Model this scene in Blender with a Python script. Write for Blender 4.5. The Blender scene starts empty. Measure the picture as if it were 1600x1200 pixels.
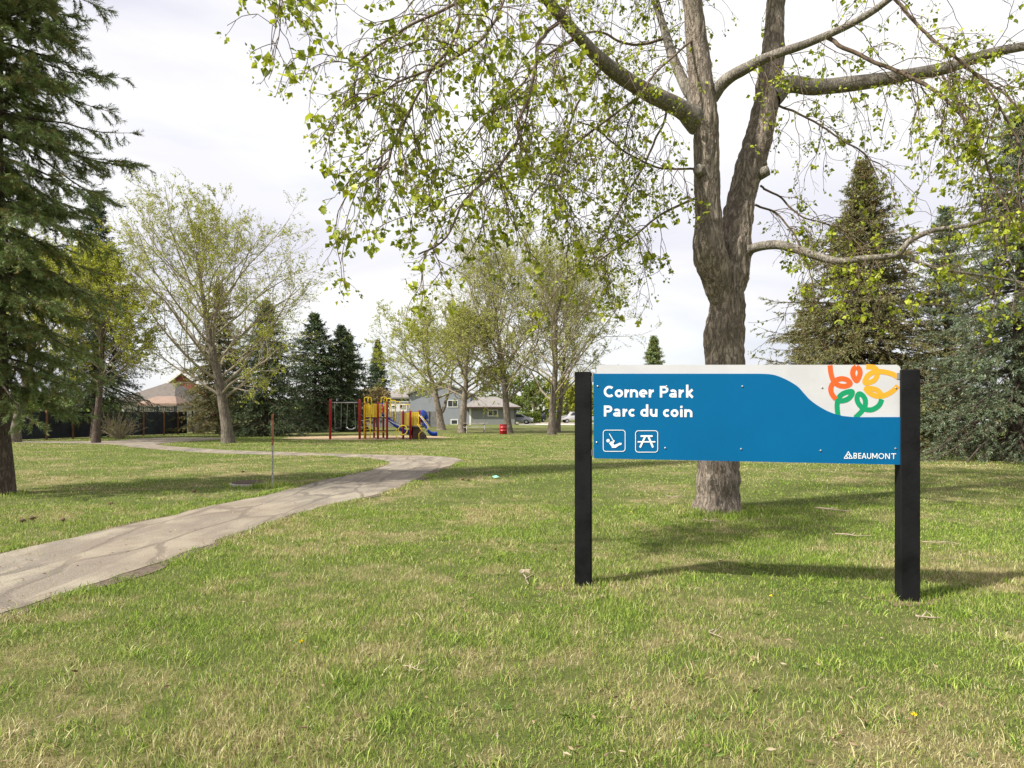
import bpy, math
import numpy as np
from math import radians as R, sin, cos, pi

SC = bpy.context.scene
COL = SC.collection
# ------------------------------------------------------------------ camera
HC, F, CX, HY = 1.5, 1060.0, 800.0, 646.0          # eye height, focal length and horizon measured from the photograph
cd = bpy.data.cameras.new('camera'); cam = bpy.data.objects.new('camera', cd); COL.objects.link(cam)
cam.location = (0, 0, HC); cam.rotation_euler = (R(90), 0, 0)
cd.lens = 36 * F / 1600; cd.sensor_width = 36; cd.shift_y = (HY - 600) / 1600
cd.clip_start = 0.05; cd.clip_end = 3000
SC.camera = cam
# ------------------------------------------------------------------ light
SUN_EL, SUN_AZ = 46.0, 209.0                        # sun behind the camera's left shoulder
sx, sy = -0.87, -0.49
sd = bpy.data.lights.new('sun', 'SUN'); so = bpy.data.objects.new('sun', sd); COL.objects.link(so)
sd.energy = 4.1; sd.angle = R(1.8); sd.color = (1.0, 0.955, 0.87)
from mathutils import Vector
sv = Vector((sx*cos(R(SUN_EL)), sy*cos(R(SUN_EL)), sin(R(SUN_EL)))).normalized()
so.rotation_euler = sv.to_track_quat('Z', 'Y').to_euler()
W = bpy.data.worlds.new('World'); SC.world = W; W.use_nodes = True
nt = W.node_tree; nt.nodes.clear()
def N(t, kind, **kw):
    n = t.nodes.new(kind)
    for k, v in kw.items(): setattr(n, k, v)
    return n
sky = N(nt, 'ShaderNodeTexSky', sky_type='NISHITA', sun_disc=False)
sky.sun_elevation = R(SUN_EL); sky.sun_rotation = math.atan2(sx, sy)
sky.air_density = 1.0; sky.dust_density = 1.5
skm = N(nt, 'ShaderNodeVectorMath', operation='SCALE'); skm.inputs[3].default_value = 0.075
nt.links.new(sky.outputs[0], skm.inputs[0])
tc = N(nt, 'ShaderNodeTexCoord')
mp = N(nt, 'ShaderNodeMapping'); mp.inputs['Scale'].default_value = (1.0, 1.0, 2.6); mp.inputs['Location'].default_value = (0.3, 1.9, 0.2)
nt.links.new(tc.outputs['Generated'], mp.inputs[0])
n1 = N(nt, 'ShaderNodeTexNoise'); n1.inputs['Scale'].default_value = 1.7; n1.inputs['Detail'].default_value = 5; n1.inputs['Roughness'].default_value = 0.5; n1.inputs['Distortion'].default_value = 0.5
nt.links.new(mp.outputs[0], n1.inputs['Vector'])
cr = N(nt, 'ShaderNodeValToRGB')
cr.color_ramp.elements[0].position = 0.33; cr.color_ramp.elements[0].color = (0.385, 0.385, 0.455, 1)
cr.color_ramp.elements[1].position = 0.62; cr.color_ramp.elements[1].color = (0.555, 0.555, 0.56, 1)
e = cr.color_ramp.elements.new(0.46); e.color = (0.465, 0.465, 0.50, 1)
nt.links.new(n1.outputs[0], cr.inputs[0])
# thin cover: clear blue only shows in breaks low over the horizon
sep = N(nt, 'ShaderNodeSeparateXYZ'); nt.links.new(tc.outputs['Generated'], sep.inputs[0])
lo = N(nt, 'ShaderNodeMapRange'); lo.inputs[1].default_value = 0.0; lo.inputs[2].default_value = 0.22; lo.inputs[3].default_value = 0.62; lo.inputs[4].default_value = 0.97
nt.links.new(sep.outputs[2], lo.inputs[0])
n2 = N(nt, 'ShaderNodeTexNoise'); n2.inputs['Scale'].default_value = 3.2; n2.inputs['Detail'].default_value = 5
mp2 = N(nt, 'ShaderNodeMapping'); mp2.inputs['Scale'].default_value = (1, 1, 4.5); nt.links.new(tc.outputs['Generated'], mp2.inputs[0])
nt.links.new(mp2.outputs[0], n2.inputs['Vector'])
ad = N(nt, 'ShaderNodeMath', operation='MULTIPLY_ADD'); ad.inputs[1].default_value = 0.9; ad.inputs[2].default_value = -0.36; ad.use_clamp = False
nt.links.new(n2.outputs[0], ad.inputs[0])
ad2 = N(nt, 'ShaderNodeMath', operation='ADD', use_clamp=True); nt.links.new(lo.outputs[0], ad2.inputs[0]); nt.links.new(ad.outputs[0], ad2.inputs[1])
mx = N(nt, 'ShaderNodeMix', data_type='RGBA')
nt.links.new(ad2.outputs[0], mx.inputs[0]); nt.links.new(skm.outputs[0], mx.inputs[6]); nt.links.new(cr.outputs[0], mx.inputs[7])
bg = N(nt, 'ShaderNodeBackground'); bg.inputs[1].default_value = 1.0
nt.links.new(mx.outputs[2], bg.inputs[0])
wo = N(nt, 'ShaderNodeOutputWorld'); nt.links.new(bg.outputs[0], wo.inputs[0])
SC.view_settings.view_transform = 'Standard'; SC.view_settings.look = 'None'
SC.view_settings.exposure = 1.0; SC.view_settings.gamma = 1.0
SC.render.engine = 'CYCLES'
SC.cycles.max_bounces = 6; SC.cycles.transparent_max_bounces = 4

# ------------------------------------------------------------------ helpers
def G(px, py, z=0.0):
    Y = (HC - z) * F / (py - HY); return ((px - CX) / F * Y, Y, z)
def P3(px, py, Y): return ((px - CX) / F * Y, Y, HC + (HY - py) / F * Y)
def XA(px, Y): return (px - CX) / F * Y
def tagk(o, kind): o['kind'] = kind; return o
def thing(name, label, cat, loc, group=None):
    o = bpy.data.objects.new(name, None); COL.objects.link(o); o.location = loc
    o.empty_display_size = 0.2
    o['label'] = label; o['category'] = cat
    if group: o['group'] = group
    return o
ORG = {}
def origin(o):
    v = np.zeros(3)
    while o is not None:
        v += np.array(o.location); o = o.parent
    return v
class MB:
    """collects geometry in world coordinates; build() links ONE mesh object"""
    def __init__(s): s.v = []; s.f = []; s.n = 0; s.a = []; s.m = []
    def add(s, v, faces, rnd=None, mi=0):
        v = np.asarray(v, dtype=np.float64).reshape(-1, 3)
        if not isinstance(faces, list) or (faces and not hasattr(faces[0], '__len__')): faces = [faces]
        fs = faces if (isinstance(faces, list) and isinstance(faces[0], np.ndarray)) else [np.array([q]) for q in faces]
        for q in fs:
            q = np.asarray(q)
            if q.ndim == 1: q = q[None]
            s.f.append(q + s.n); s.m.append(mi)
        s.v.append(v); s.n += len(v)
        s.a.append(np.full(len(v), 0.5) if rnd is None else np.asarray(rnd, dtype=np.float64).reshape(-1))
        return s
    def build(s, name, mat, parent=None, smooth=False, label=None):
        V = np.concatenate(s.v)
        if parent is not None: V = V - origin(parent)
        loops = np.concatenate([q.reshape(-1) for q in s.f]).astype(np.int32)
        tot = np.concatenate([np.full(len(q), q.shape[1]) for q in s.f]).astype(np.int32)
        st = np.concatenate([[0], np.cumsum(tot)[:-1]]).astype(np.int32)
        mi = np.concatenate([np.full(len(q), k) for q, k in zip(s.f, s.m)]).astype(np.int32)
        me = bpy.data.meshes.new(name)
        me.vertices.add(len(V)); me.vertices.foreach_set('co', V.astype(np.float32).ravel())
        me.loops.add(len(loops)); me.loops.foreach_set('vertex_index', loops)
        me.polygons.add(len(tot)); me.polygons.foreach_set('loop_start', st); me.polygons.foreach_set('loop_total', tot)
        me.polygons.foreach_set('material_index', mi)
        me.polygons.foreach_set('use_smooth', np.full(len(tot), smooth))
        at = me.attributes.new('rnd', 'FLOAT', 'POINT'); at.data.foreach_set('value', np.concatenate(s.a).astype(np.float32))
        me.update(calc_edges=True); me.validate()
        for q in (mat if isinstance(mat, (list, tuple)) else [mat]): me.materials.append(q)
        o = bpy.data.objects.new(name, me); COL.objects.link(o)
        if parent is not None: o.parent = parent
        if label: o['label'] = label
        return o
    def box(s, x0, x1, y0, y1, z0, z1, rz=0, c=None, mi=0, bev=0.0):
        b = min(bev, (x1-x0)*.3, (y1-y0)*.3, (z1-z0)*.3)
        if b > 0:
            vs = []; rings = []
            prof = [(z0, b), (z0+b, 0), (z1-b, 0), (z1, b)]
            for z, i in prof:
                xa, xb, ya, yb = x0+i, x1-i, y0+i, y1-i
                o_ = b if i == 0 else b*.3
                rings.append(len(vs))
                vs += [(xa+o_, ya, z), (xb-o_, ya, z), (xb, ya+o_, z), (xb, yb-o_, z), (xb-o_, yb, z), (xa+o_, yb, z), (xa, yb-o_, z), (xa, ya+o_, z)]
            fs = [tuple(range(7, -1, -1))]
            for k in range(3):
                for j in range(8):
                    a_, b_ = rings[k]+j, rings[k]+(j+1) % 8; fs.append((a_, b_, b_+8, a_+8))
            fs.append(tuple(range(24, 32)))
            v = np.array(vs)
        else:
            v = np.array([(x, y, z) for z in (z0, z1) for x, y in ((x0, y0), (x1, y0), (x1, y1), (x0, y1))], float)
            fs = [(3, 2, 1, 0), (4, 5, 6, 7), (0, 1, 5, 4), (1, 2, 6, 5), (2, 3, 7, 6), (3, 0, 4, 7)]
        v = rotz(v, rz, c)
        return s.add(v, fs, mi=mi)
    def tube(s, pts, rad, sides=8, cap=True, mi=0):
        P = np.array(pts, float)[None]; rr = np.broadcast_to(np.array(rad, float), (len(pts),))[None]
        v, q = tubes(P, rr, sides); fs = [q]
        if cap:
            n = len(pts); fs.append(np.arange(sides)[::-1][None]); fs.append((np.arange(sides) + (n-1)*sides)[None])
        return s.add(v, fs, mi=mi)
    def prism(s, poly, ext, mi=0):
        """poly: 3D points, extruded by vector ext"""
        p = np.array(poly, float); n = len(p); v = np.concatenate([p, p + np.array(ext)])
        fs = [tuple(range(n-1, -1, -1)), tuple(range(n, 2*n))] + [(i, (i+1) % n, (i+1) % n + n, i+n) for i in range(n)]
        return s.add(v, fs, mi=mi)
def rotz(v, a, c=None):
    if not a: return v
    c = np.zeros(3) if c is None else np.array([c[0], c[1], 0.0])
    M = np.array([[cos(a), -sin(a), 0], [sin(a), cos(a), 0], [0, 0, 1]])
    return (v - c) @ M.T + c
def nrm(a): return a / np.maximum(np.linalg.norm(a, axis=-1, keepdims=True), 1e-9)
def tubes(P, Rr, sides):
    B, n, _ = P.shape
    T = nrm(np.gradient(P, axis=1))
    m = nrm(P[:, -1] - P[:, 0] + 1e-6)
    ref = np.where(np.abs(m[:, 2:3]) > 0.75, np.array([[1.0, 0.15, 0]]), np.array([[0.0, 0, 1]]))
    U = nrm(np.cross(T, ref[:, None, :])); Vv = np.cross(T, U)
    a = np.arange(sides) * 2 * pi / sides
    v = P[:, :, None, :] + Rr[:, :, None, None] * (np.cos(a)[None, None, :, None]*U[:, :, None, :] + np.sin(a)[None, None, :, None]*Vv[:, :, None, :])
    idx = np.arange(B*n*sides).reshape(B, n, sides)
    nx = np.roll(idx, -1, axis=2)
    q = np.stack([idx[:, :-1], nx[:, :-1], nx[:, 1:], idx[:, 1:]], -1).reshape(-1, 4)
    return v.reshape(-1, 3), q
def hash3(i, j, k, seed):
    h = (i*374761393 + j*668265263 + k*2147483647 + seed*974634777) & 0xffffffff
    h = ((h ^ (h >> 13)) * 1274126177) & 0xffffffff
    return ((h ^ (h >> 16)) & 0xffffff) / float(0xffffff)
def vnoise(p, seed=0):
    p = np.asarray(p, float); f = np.floor(p).astype(np.int64); t = p - f; t = t*t*(3-2*t)
    o = 0
    for a in (0, 1):
        for b in (0, 1):
            for c in (0, 1):
                w = (t[..., 0] if a else 1-t[..., 0])*(t[..., 1] if b else 1-t[..., 1])*(t[..., 2] if c else 1-t[..., 2])
                o = o + w*hash3(f[..., 0]+a, f[..., 1]+b, f[..., 2]+c, seed)
    return o
def fbm(p, oct=3, seed=0):
    o = 0; a = .5; p = np.asarray(p, float)
    for i in range(oct): o = o + a*vnoise(p*(2**i), seed+i); a *= .5
    return o / (1 - .5**oct)
def smooth_line(pts, n):
    p = np.array(pts, float); m = len(p)
    q = np.concatenate([[2*p[0]-p[1]], p, [2*p[-1]-p[-2]]])
    t = np.linspace(0, m-1-1e-6, n); i = t.astype(int); u = (t-i)[:, None]
    a, b, c, d = q[i], q[i+1], q[i+2], q[i+3]
    return .5*((2*b)+(c-a)*u+(2*a-5*b+4*c-d)*u*u+(3*b-3*c+d-a)*u**3)
def inpoly(x, y, poly):
    ins = np.zeros(len(x), bool); n = len(poly)
    for i in range(n):
        x1, y1 = poly[i]; x2, y2 = poly[(i+1) % n]
        c = ((y1 > y) != (y2 > y)) & (x < (x2-x1)*(y-y1)/((y2-y1) or 1e-9)+x1); ins ^= c
    return ins

# ------------------------------------------------------------------ materials
def mat_new(name):
    m = bpy.data.materials.new(name); m.use_nodes = True; t = m.node_tree; t.nodes.clear()
    out = N(t, 'ShaderNodeOutputMaterial'); return m, t, out
def ramp(t, fac, stops):
    r = N(t, 'ShaderNodeValToRGB'); el = r.color_ramp.elements
    el[0].position = stops[0][0]; el[0].color = (*stops[0][1], 1); el[1].position = stops[-1][0]; el[1].color = (*stops[-1][1], 1)
    for p, c in stops[1:-1]:
        e = el.new(p); e.color = (*c, 1)
    t.links.new(fac, r.inputs[0]); return r.outputs[0]
def posn(t, scale=(1, 1, 1), loc=(0, 0, 0)):
    g = N(t, 'ShaderNodeNewGeometry'); m = N(t, 'ShaderNodeMapping'); m.inputs['Scale'].default_value = scale; m.inputs['Location'].default_value = loc
    t.links.new(g.outputs['Position'], m.inputs[0]); return m.outputs[0]
def noise(t, vec, scale, detail=3, rough=.5, dist=0):
    n = N(t, 'ShaderNodeTexNoise'); n.inputs['Scale'].default_value = scale; n.inputs['Detail'].default_value = detail
    n.inputs['Roughness'].default_value = rough; n.inputs['Distortion'].default_value = dist
    t.links.new(vec, n.inputs['Vector']); return n.outputs[0]
def mixc(t, fac, a, b, mode='MIX'):
    m = N(t, 'ShaderNodeMix', data_type='RGBA', blend_type=mode)
    for s, v in ((0, fac), (6, a), (7, b)):
        if isinstance(v, (float, int)): m.inputs[s].default_value = v
        elif isinstance(v, tuple): m.inputs[s].default_value = (*v, 1)
        else: t.links.new(v, m.inputs[s])
    return m.outputs[2]
def math_(t, op, a, b=0.0, c=0.0, clamp=False):
    m = N(t, 'ShaderNodeMath', operation=op, use_clamp=clamp)
    for i, v in enumerate((a, b, c)):
        if isinstance(v, (float, int)): m.inputs[i].default_value = v
        else: t.links.new(v, m.inputs[i])
    return m.outputs[0]
def bump(t, h, strength, dist=0.01):
    b = N(t, 'ShaderNodeBump'); b.inputs['Strength'].default_value = strength; b.inputs['Distance'].default_value = dist
    t.links.new(h, b.inputs['Height']); return b.outputs[0]
def principled(t, out, col, rough=.6, spec=.4, nor=None, metal=0.0):
    p = N(t, 'ShaderNodeBsdfPrincipled')
    if isinstance(col, tuple): p.inputs['Base Color'].default_value = (*col, 1)
    else: t.links.new(col, p.inputs['Base Color'])
    if isinstance(rough, float): p.inputs['Roughness'].default_value = rough
    else: t.links.new(rough, p.inputs['Roughness'])
    p.inputs['Specular IOR Level'].default_value = spec; p.inputs['Metallic'].default_value = metal
    if nor is not None: t.links.new(nor, p.inputs['Normal'])
    t.links.new(p.outputs[0], out.inputs[0]); return p
def paint(name, col, rough=.5, var=.12, scale=6.0, bmp=.1, metal=0.0, spec=.4):
    m, t, out = mat_new(name); v = posn(t)
    n = noise(t, v, scale, 5, .6); c2 = tuple(max(0, q*(1-var*2)) for q in col); c3 = tuple(min(1, q*(1+var)) for q in col)
    principled(t, out, ramp(t, n, [(.3, c2), (.5, col), (.72, c3)]), rough, spec, bump(t, noise(t, v, scale*8, 4), bmp, .004), metal)
    return m
def foliage(name, stops, trans=.35, rough=.55, spec=.25, patch=0.35, pscale=1.2):
    m, t, out = mat_new(name)
    a = N(t, 'ShaderNodeAttribute', attribute_name='rnd').outputs['Fac']
    n = noise(t, posn(t), pscale, 2); f = math_(t, 'MULTIPLY_ADD', n, patch, a); f = math_(t, 'SUBTRACT', f, patch*.5)
    c = ramp(t, f, stops)
    p = principled(t, out, c, rough, spec)
    if trans > 0:
        tr = N(t, 'ShaderNodeBsdfTranslucent'); t.links.new(mixc(t, 1.0, c, (1.0, 1.0, .55), 'MULTIPLY'), tr.inputs[0])
        ms = N(t, 'ShaderNodeMixShader'); ms.inputs[0].default_value = trans
        t.links.new(p.outputs[0], ms.inputs[1]); t.links.new(tr.outputs[0], ms.inputs[2]); t.links.new(ms.outputs[0], out.inputs[0])
    return m
def bark(name, dark, mid, light, sc=1.0, bstr=.8):
    m, t, out = mat_new(name)
    v = posn(t, (1, 1, .2)); n = noise(t, v, 26*sc, 7, .68, .9)
    v2 = posn(t); n2 = noise(t, v2, 3.5*sc, 4, .6); n3 = noise(t, v2, 60*sc, 3, .6)
    c = ramp(t, n, [(.36, dark), (.5, mid), (.64, light)])
    c = mixc(t, .35, c, ramp(t, n2, [(.35, dark), (.65, light)]))
    rid = math_(t, 'MULTIPLY', math_(t, 'ABSOLUTE', math_(t, 'SUBTRACT', noise(t, posn(t, (1, 1, .26), (3, 1, 2)), 15*sc, 4, .55, .35), .5)), 2.0)
    fur = ramp(t, rid, [(0, (1, 1, 1)), (.05, (.8, .8, .8)), (.17, (0, 0, 0))]); c = mixc(t, math_(t, 'MULTIPLY', fur, .8), c, tuple(q*.45 for q in dark))
    c = mixc(t, .3, c, ramp(t, n3, [(.3, dark), (.7, light)]))
    h = math_(t, 'MULTIPLY_ADD', n3, .25, n); h = math_(t, 'SUBTRACT', h, math_(t, 'MULTIPLY', fur, .5))
    principled(t, out, c, .9, .15, bump(t, h, bstr, .03)); return m

# lawn colour shared by the soil sheet and the blades: a dry/green patchwork fixed to the ground
def lawn_patch(t):
    v = posn(t, (1, 1, 0)); a = noise(t, v, .55, 5, .65, .3); b = noise(t, v, 3.0, 5, .68); c = noise(t, v, .09, 2)
    s = math_(t, 'MULTIPLY_ADD', a, .55, math_(t, 'MULTIPLY', b, .4)); s = math_(t, 'MULTIPLY_ADD', c, .25, s)
    return s
m_ground, t, out = mat_new('lawn_soil')
s = lawn_patch(t); v = posn(t)
g1 = ramp(t, s, [(.47, (.29, .245, .125)), (.53, (.215, .195, .085)), (.58, (.12, .145, .038)), (.68, (.075, .11, .022))])
fine = noise(t, v, 28, 5, .7)
g1 = mixc(t, math_(t, 'MULTIPLY', ramp(t, fine, [(.35, (0, 0, 0)), (.62, (1, 1, 1))]), .55), g1, mixc(t, noise(t, v, 9, 4, .7), (.20, .165, .08), (.022, .032, .008)))
principled(t, out, g1, .95, .1, bump(t, noise(t, v, 45, 5, .7), .9, .03))
m_grass, t, out = mat_new('grass_blades')
a = N(t, 'ShaderNodeAttribute', attribute_name='rnd').outputs['Fac']
s = lawn_patch(t)
dry = ramp(t, a, [(0, (.18, .14, .055)), (.4, (.36, .32, .13)), (.8, (.56, .50, .25)), (1, (.76, .70, .45))])
gre = ramp(t, a, [(0, (.06, .115, .016)), (.3, (.14, .235, .028)), (.65, (.29, .395, .055)), (1, (.48, .56, .14))])
thr = math_(t, 'MULTIPLY_ADD', s, 6.0, -2.86, False)
aa = math_(t, 'FRACT', math_(t, 'MULTIPLY', a, 7.31))
k = math_(t, 'GREATER_THAN', thr, aa)
c = mixc(t, k, dry, gre)
p = principled(t, out, c, .6, .22)
tr = N(t, 'ShaderNodeBsdfTranslucent'); t.links.new(c, tr.inputs[0]); ms = N(t, 'ShaderNodeMixShader'); ms.inputs[0].default_value = .3
t.links.new(p.outputs[0], ms.inputs[1]); t.links.new(tr.outputs[0], ms.inputs[2]); t.links.new(ms.outputs[0], out.inputs[0])

m_path, t, out = mat_new('worn_asphalt')
v = posn(t); vs = posn(t, (1.0, .22, 1))
n = noise(t, v, 1.1, 5, .6, .4); fine = noise(t, v, 70, 3, .7)
c = ramp(t, n, [(.32, (.10, .085, .07)), (.45, (.20, .175, .135)), (.62, (.32, .285, .215))])
vo = N(t, 'ShaderNodeTexVoronoi', feature='DISTANCE_TO_EDGE'); vo.inputs['Scale'].default_value = 1.05
wob = N(t, 'ShaderNodeVectorMath', operation='ADD')
nz = N(t, 'ShaderNodeTexNoise'); nz.inputs['Scale'].default_value = 2.2; nz.inputs['Detail'].default_value = 6; t.links.new(vs, nz.inputs['Vector'])
sc_ = N(t, 'ShaderNodeVectorMath', operation='SCALE'); sc_.inputs[3].default_value = .65; t.links.new(nz.outputs[1], sc_.inputs[0])
vs2 = posn(t, (1.25, .36, 1)); t.links.new(vs2, wob.inputs[0]); t.links.new(sc_.outputs[0], wob.inputs[1]); t.links.new(wob.outputs[0], vo.inputs['Vector'])
crk = ramp(t, vo.outputs['Distance'], [(0, (1, 1, 1)), (.022, (1, 1, 1)), (.06, (0, 0, 0))])
gate = ramp(t, noise(t, v, .8, 3), [(.30, (.25, .25, .25)), (.46, (1, 1, 1))])
shade_crack_band = ramp(t, noise(t, vs, 2.6, 6, .65, .5), [(.48, (0, 0, 0)), (.56, (1, 1, 1))])  # long dark streaks: branch shadows painted into the colour, along with cracks
c = mixc(t, math_(t, 'MULTIPLY', shade_crack_band, .75), c, (.095, .082, .072))
c = mixc(t, math_(t, 'MULTIPLY', math_(t, 'MULTIPLY', crk, gate), .95), c, (.045, .038, .034))
c = mixc(t, .45, c, ramp(t, fine, [(.3, (.09, .075, .06)), (.7, (.46, .40, .315))]))
c = mixc(t, math_(t, 'MULTIPLY', ramp(t, noise(t, v, .35, 3), [(.45, (0, 0, 0)), (.6, (1, 1, 1))]), .3), c, (.21, .155, .115))
principled(t, out, c, .9, .2, bump(t, math_(t, 'SUBTRACT', fine, math_(t, 'MULTIPLY', crk, 1.5)), .6, .01))
m_dirt = paint('dry_earth', (.17, .115, .07), .95, .25, 9, .8)
m_sand = paint('play_sand', (.36, .26, .155), .95, .12, 2, .6)
m_road = paint('road_asphalt', (.30, .25, .22), .9, .1, .5, .3)
m_conc = paint('pale_concrete', (.45, .42, .37), .85, .1, 2, .3)
m_black = paint('black_painted_timber', (.0085, .0085, .0095), .7, .3, 5, .45, 0, .12)
m_blue = paint('blue_sign_face', (.0, .102, .245), .55, .06, 1.3, .02, 0, .12)
m_white = paint('white_sign_face', (.50, .50, .51), .5, .04, 3, .02)
m_wtxt = paint('white_vinyl', (.72, .73, .74), .5, .02, 3, .0)
m_or = paint('orange_vinyl', (.66, .10, .014), .45, .02, 3, 0); m_ye = paint('yellow_vinyl', (.66, .32, .02), .45, .02, 3, 0); m_gr = paint('green_vinyl', (.0, .245, .10), .45, .02, 3, 0)
m_steel = paint('galvanised_steel', (.42, .42, .42), .4, .1, 8, .1, .8)
m_rust = paint('rusty_steel', (.30, .13, .075), .8, .3, 14, .3)
m_red = paint('red_powder_coat', (.34, .014, .02), .4, .08, 4, .03); m_yel = paint('yellow_powder_coat', (.80, .56, .025), .4, .06, 4, .03)
m_pblue = paint('blue_plastic', (.012, .06, .36), .35, .08, 3, .02); m_rub = paint('black_rubber', (.02, .02, .02), .8, .2, 10, .2)
m_brn = paint('brown_plastic', (.06, .035, .022), .6, .2, 5, .2)
m_bark1 = bark('furrowed_grey_bark', (.11, .085, .065), (.29, .235, .185), (.50, .43, .355), 1.0, 1.0)
m_bark2 = bark('pale_upper_bark', (.09, .075, .058), (.27, .24, .195), (.45, .41, .35), 1.6, .6)
m_bark3 = bark('spruce_bark', (.05, .036, .028), (.12, .09, .07), (.20, .16, .13), 1.2, .8)
m_bark4 = bark('pale_poplar_bark', (.06, .046, .034), (.18, .15, .118), (.30, .26, .21), .8, .6)
m_twig = paint('twig_bark', (.125, .088, .06), .85, .3, 20, .1); m_twig2 = paint('pale_twig_bark', (.27, .225, .16), .85, .25, 20, .1)
m_leafA = foliage('young_poplar_leaves', [(0, (.11, .15, .014)), (.35, (.24, .29, .02)), (.7, (.38, .43, .035)), (1, (.52, .55, .07))], .42, .42, .4)
m_leafB = foliage('distant_spring_leaves', [(0, (.20, .22, .05)), (.4, (.34, .36, .085)), (.75, (.46, .48, .13)), (1, (.56, .56, .22))], .4, .6, .2)
m_leafC = foliage('bright_spring_leaves', [(0, (.17, .20, .025)), (.4, (.32, .36, .04)), (.8, (.46, .48, .06)), (1, (.55, .56, .11))], .4, .6, .2)
m_leafD = foliage('mid_green_leaves', [(0, (.06, .09, .02)), (.5, (.13, .18, .035)), (1, (.24, .29, .07))], .35, .6, .2)
m_spr1 = foliage('green_spruce_needles', [(0, (.25, .18, .06)), (.18, (.21, .20, .06)), (.35, (.14, .18, .055)), (.7, (.20, .27, .10)), (1, (.33, .40, .18))], .12, .6, .25, .4, .9)
m_spr2 = foliage('brownish_spruce_needles', [(0, (.21, .13, .06)), (.3, (.18, .145, .06)), (.6, (.15, .165, .06)), (1, (.28, .29, .13))], .12, .6, .25, .45, 1.0)
m_spr3 = foliage('blue_spruce_needles', [(0, (.15, .11, .05)), (.25, (.10, .12, .06)), (.55, (.12, .165, .09)), (.8, (.19, .25, .165)), (1, (.34, .40, .28))], .12, .6, .25, .45, .9)
m_spr4 = foliage('deep_green_spruce_needles', [(0, (.06, .055, .025)), (.4, (.05, .078, .034)), (.75, (.09, .135, .062)), (1, (.17, .225, .115))], .1, .6, .25, .45, .7)
m_cone = paint('spruce_cone_brown', (.10, .058, .032), .8, .3, 20, .3)
m_glass = paint('dark_window_glass', (.03, .035, .04), .12, .1, 1, 0, 0, .8)
m_wfr = paint('white_trim', (.62, .61, .58), .6, .05, 3, .05)
m_tyre = paint('tyre_rubber', (.02, .02, .02), .8, .1, 5, .1)
m_chrome = paint('bright_metal', (.5, .5, .5), .3, .05, 5, 0, .9)
def siding(name, col, step=.2):
    m, t, out = mat_new(name); v = posn(t)
    w = N(t, 'ShaderNodeTexWave', wave_type='BANDS', bands_direction='Z', wave_profile='SAW'); w.inputs['Scale'].default_value = 1/step/6.28*2*pi/2/pi*1.0
    w.inputs['Scale'].default_value = .314/step; t.links.new(v, w.inputs['Vector'])
    c = mixc(t, ramp(t, w.outputs[1], [(.0, (.6, .6, .6)), (.08, (0, 0, 0)), (.9, (0, 0, 0))]), col, tuple(q*.55 for q in col))
    c = mixc(t, .5, c, mixc(t, noise(t, v, 1.3, 4), tuple(q*.8 for q in col), tuple(min(1, q*1.15) for q in col)))
    principled(t, out, c, .7, .25, bump(t, w.outputs[1], .4, .02)); return m
m_sid = siding('grey_lap_siding', (.235, .25, .27)); m_sid2 = siding('greenish_grey_siding', (.19, .20, .19))
m_shing = paint('grey_shingles', (.215, .195, .18), .9, .15, 3, .5); m_shing2 = paint('brown_shingles', (.13, .11, .095), .9, .15, 3, .5)
m_canvas = paint('tan_canopy', (.24, .165, .125), .8, .08, 2, .1)
m_fence = paint('charcoal_fence_boards', (.028, .033, .042), .75, .25, 3, .3)
m_fence2 = paint('weathered_grey_boards', (.15, .145, .14), .85, .2, 3, .3); m_fence3 = paint('beige_boards', (.27, .22, .17), .85, .15, 3, .3)
m_cedar = paint('cedar_posts', (.22, .115, .06), .8, .2, 4, .3)
m_redw = paint('dull_red_siding', (.20, .055, .045), .8, .1, 2, .1)
m_stick = paint('bleached_wood', (.33, .265, .19), .9, .25, 18, .3)
m_teal = paint('teal_plastic_scrap', (.20, .55, .48), .5, .1, 8, 0)
m_dand = paint('dandelion_yellow', (.80, .60, .01), .6, .1, 8, 0)

# ------------------------------------------------------------------ setting
b = MB(); n = 61
gx = np.concatenate([np.linspace(-900, -60, 12), np.linspace(-50, 50, 37), np.linspace(60, 900, 12)])
X, Y = np.meshgrid(gx, gx+20); idx = np.arange(n*n).reshape(n, n)
b.add(np.stack([X, Y, X*0], -1), [np.stack([idx[:-1, :-1], idx[:-1, 1:], idx[1:, 1:], idx[1:, :-1]], -1).reshape(-1, 4)])
tagk(b.build('ground', m_ground), 'structure')
edgeL = [(-5.75, -3), (-5.6, 2), (-5.45, 5.5), (-5.4, 7.16), (-5.31, 7.8), (-5.2, 8.57), (-4.97, 10.1), (-4.75, 11.3), (-4.43, 12.5), (-4.2, 14.9), (-3.77, 17.4), (-3.65, 19.5), (-3.95, 21.4), (-5.4, 22.9), (-7.4, 24.0), (-10.9, 25.4), (-14, 27.6), (-17.0, 30.3), (-19.8, 33), (-24, 34.5), (-32, 36)]
edgeR = [(-4.1, -3), (-3.95, 2), (-3.77, 5.0), (-3.69, 5.66), (-3.52, 6.8), (-3.41, 8.5), (-3.08, 10.9), (-2.62, 11.9), (-2.3, 13.7), (-2.16, 15.3), (-2.0, 18.1), (-1.62, 21.0), (-1.75, 22.4), (-2.6, 23.7), (-3.98, 24.2), (-5.86, 24.9), (-8.6, 26.1), (-11.6, 27.6), (-14.8, 30.2), (-17.6, 33.8), (-17, 41), (-22, 41.5), (-22.5, 36.5), (-32, 37.6)]
rg = np.random.default_rng(5)
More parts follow.
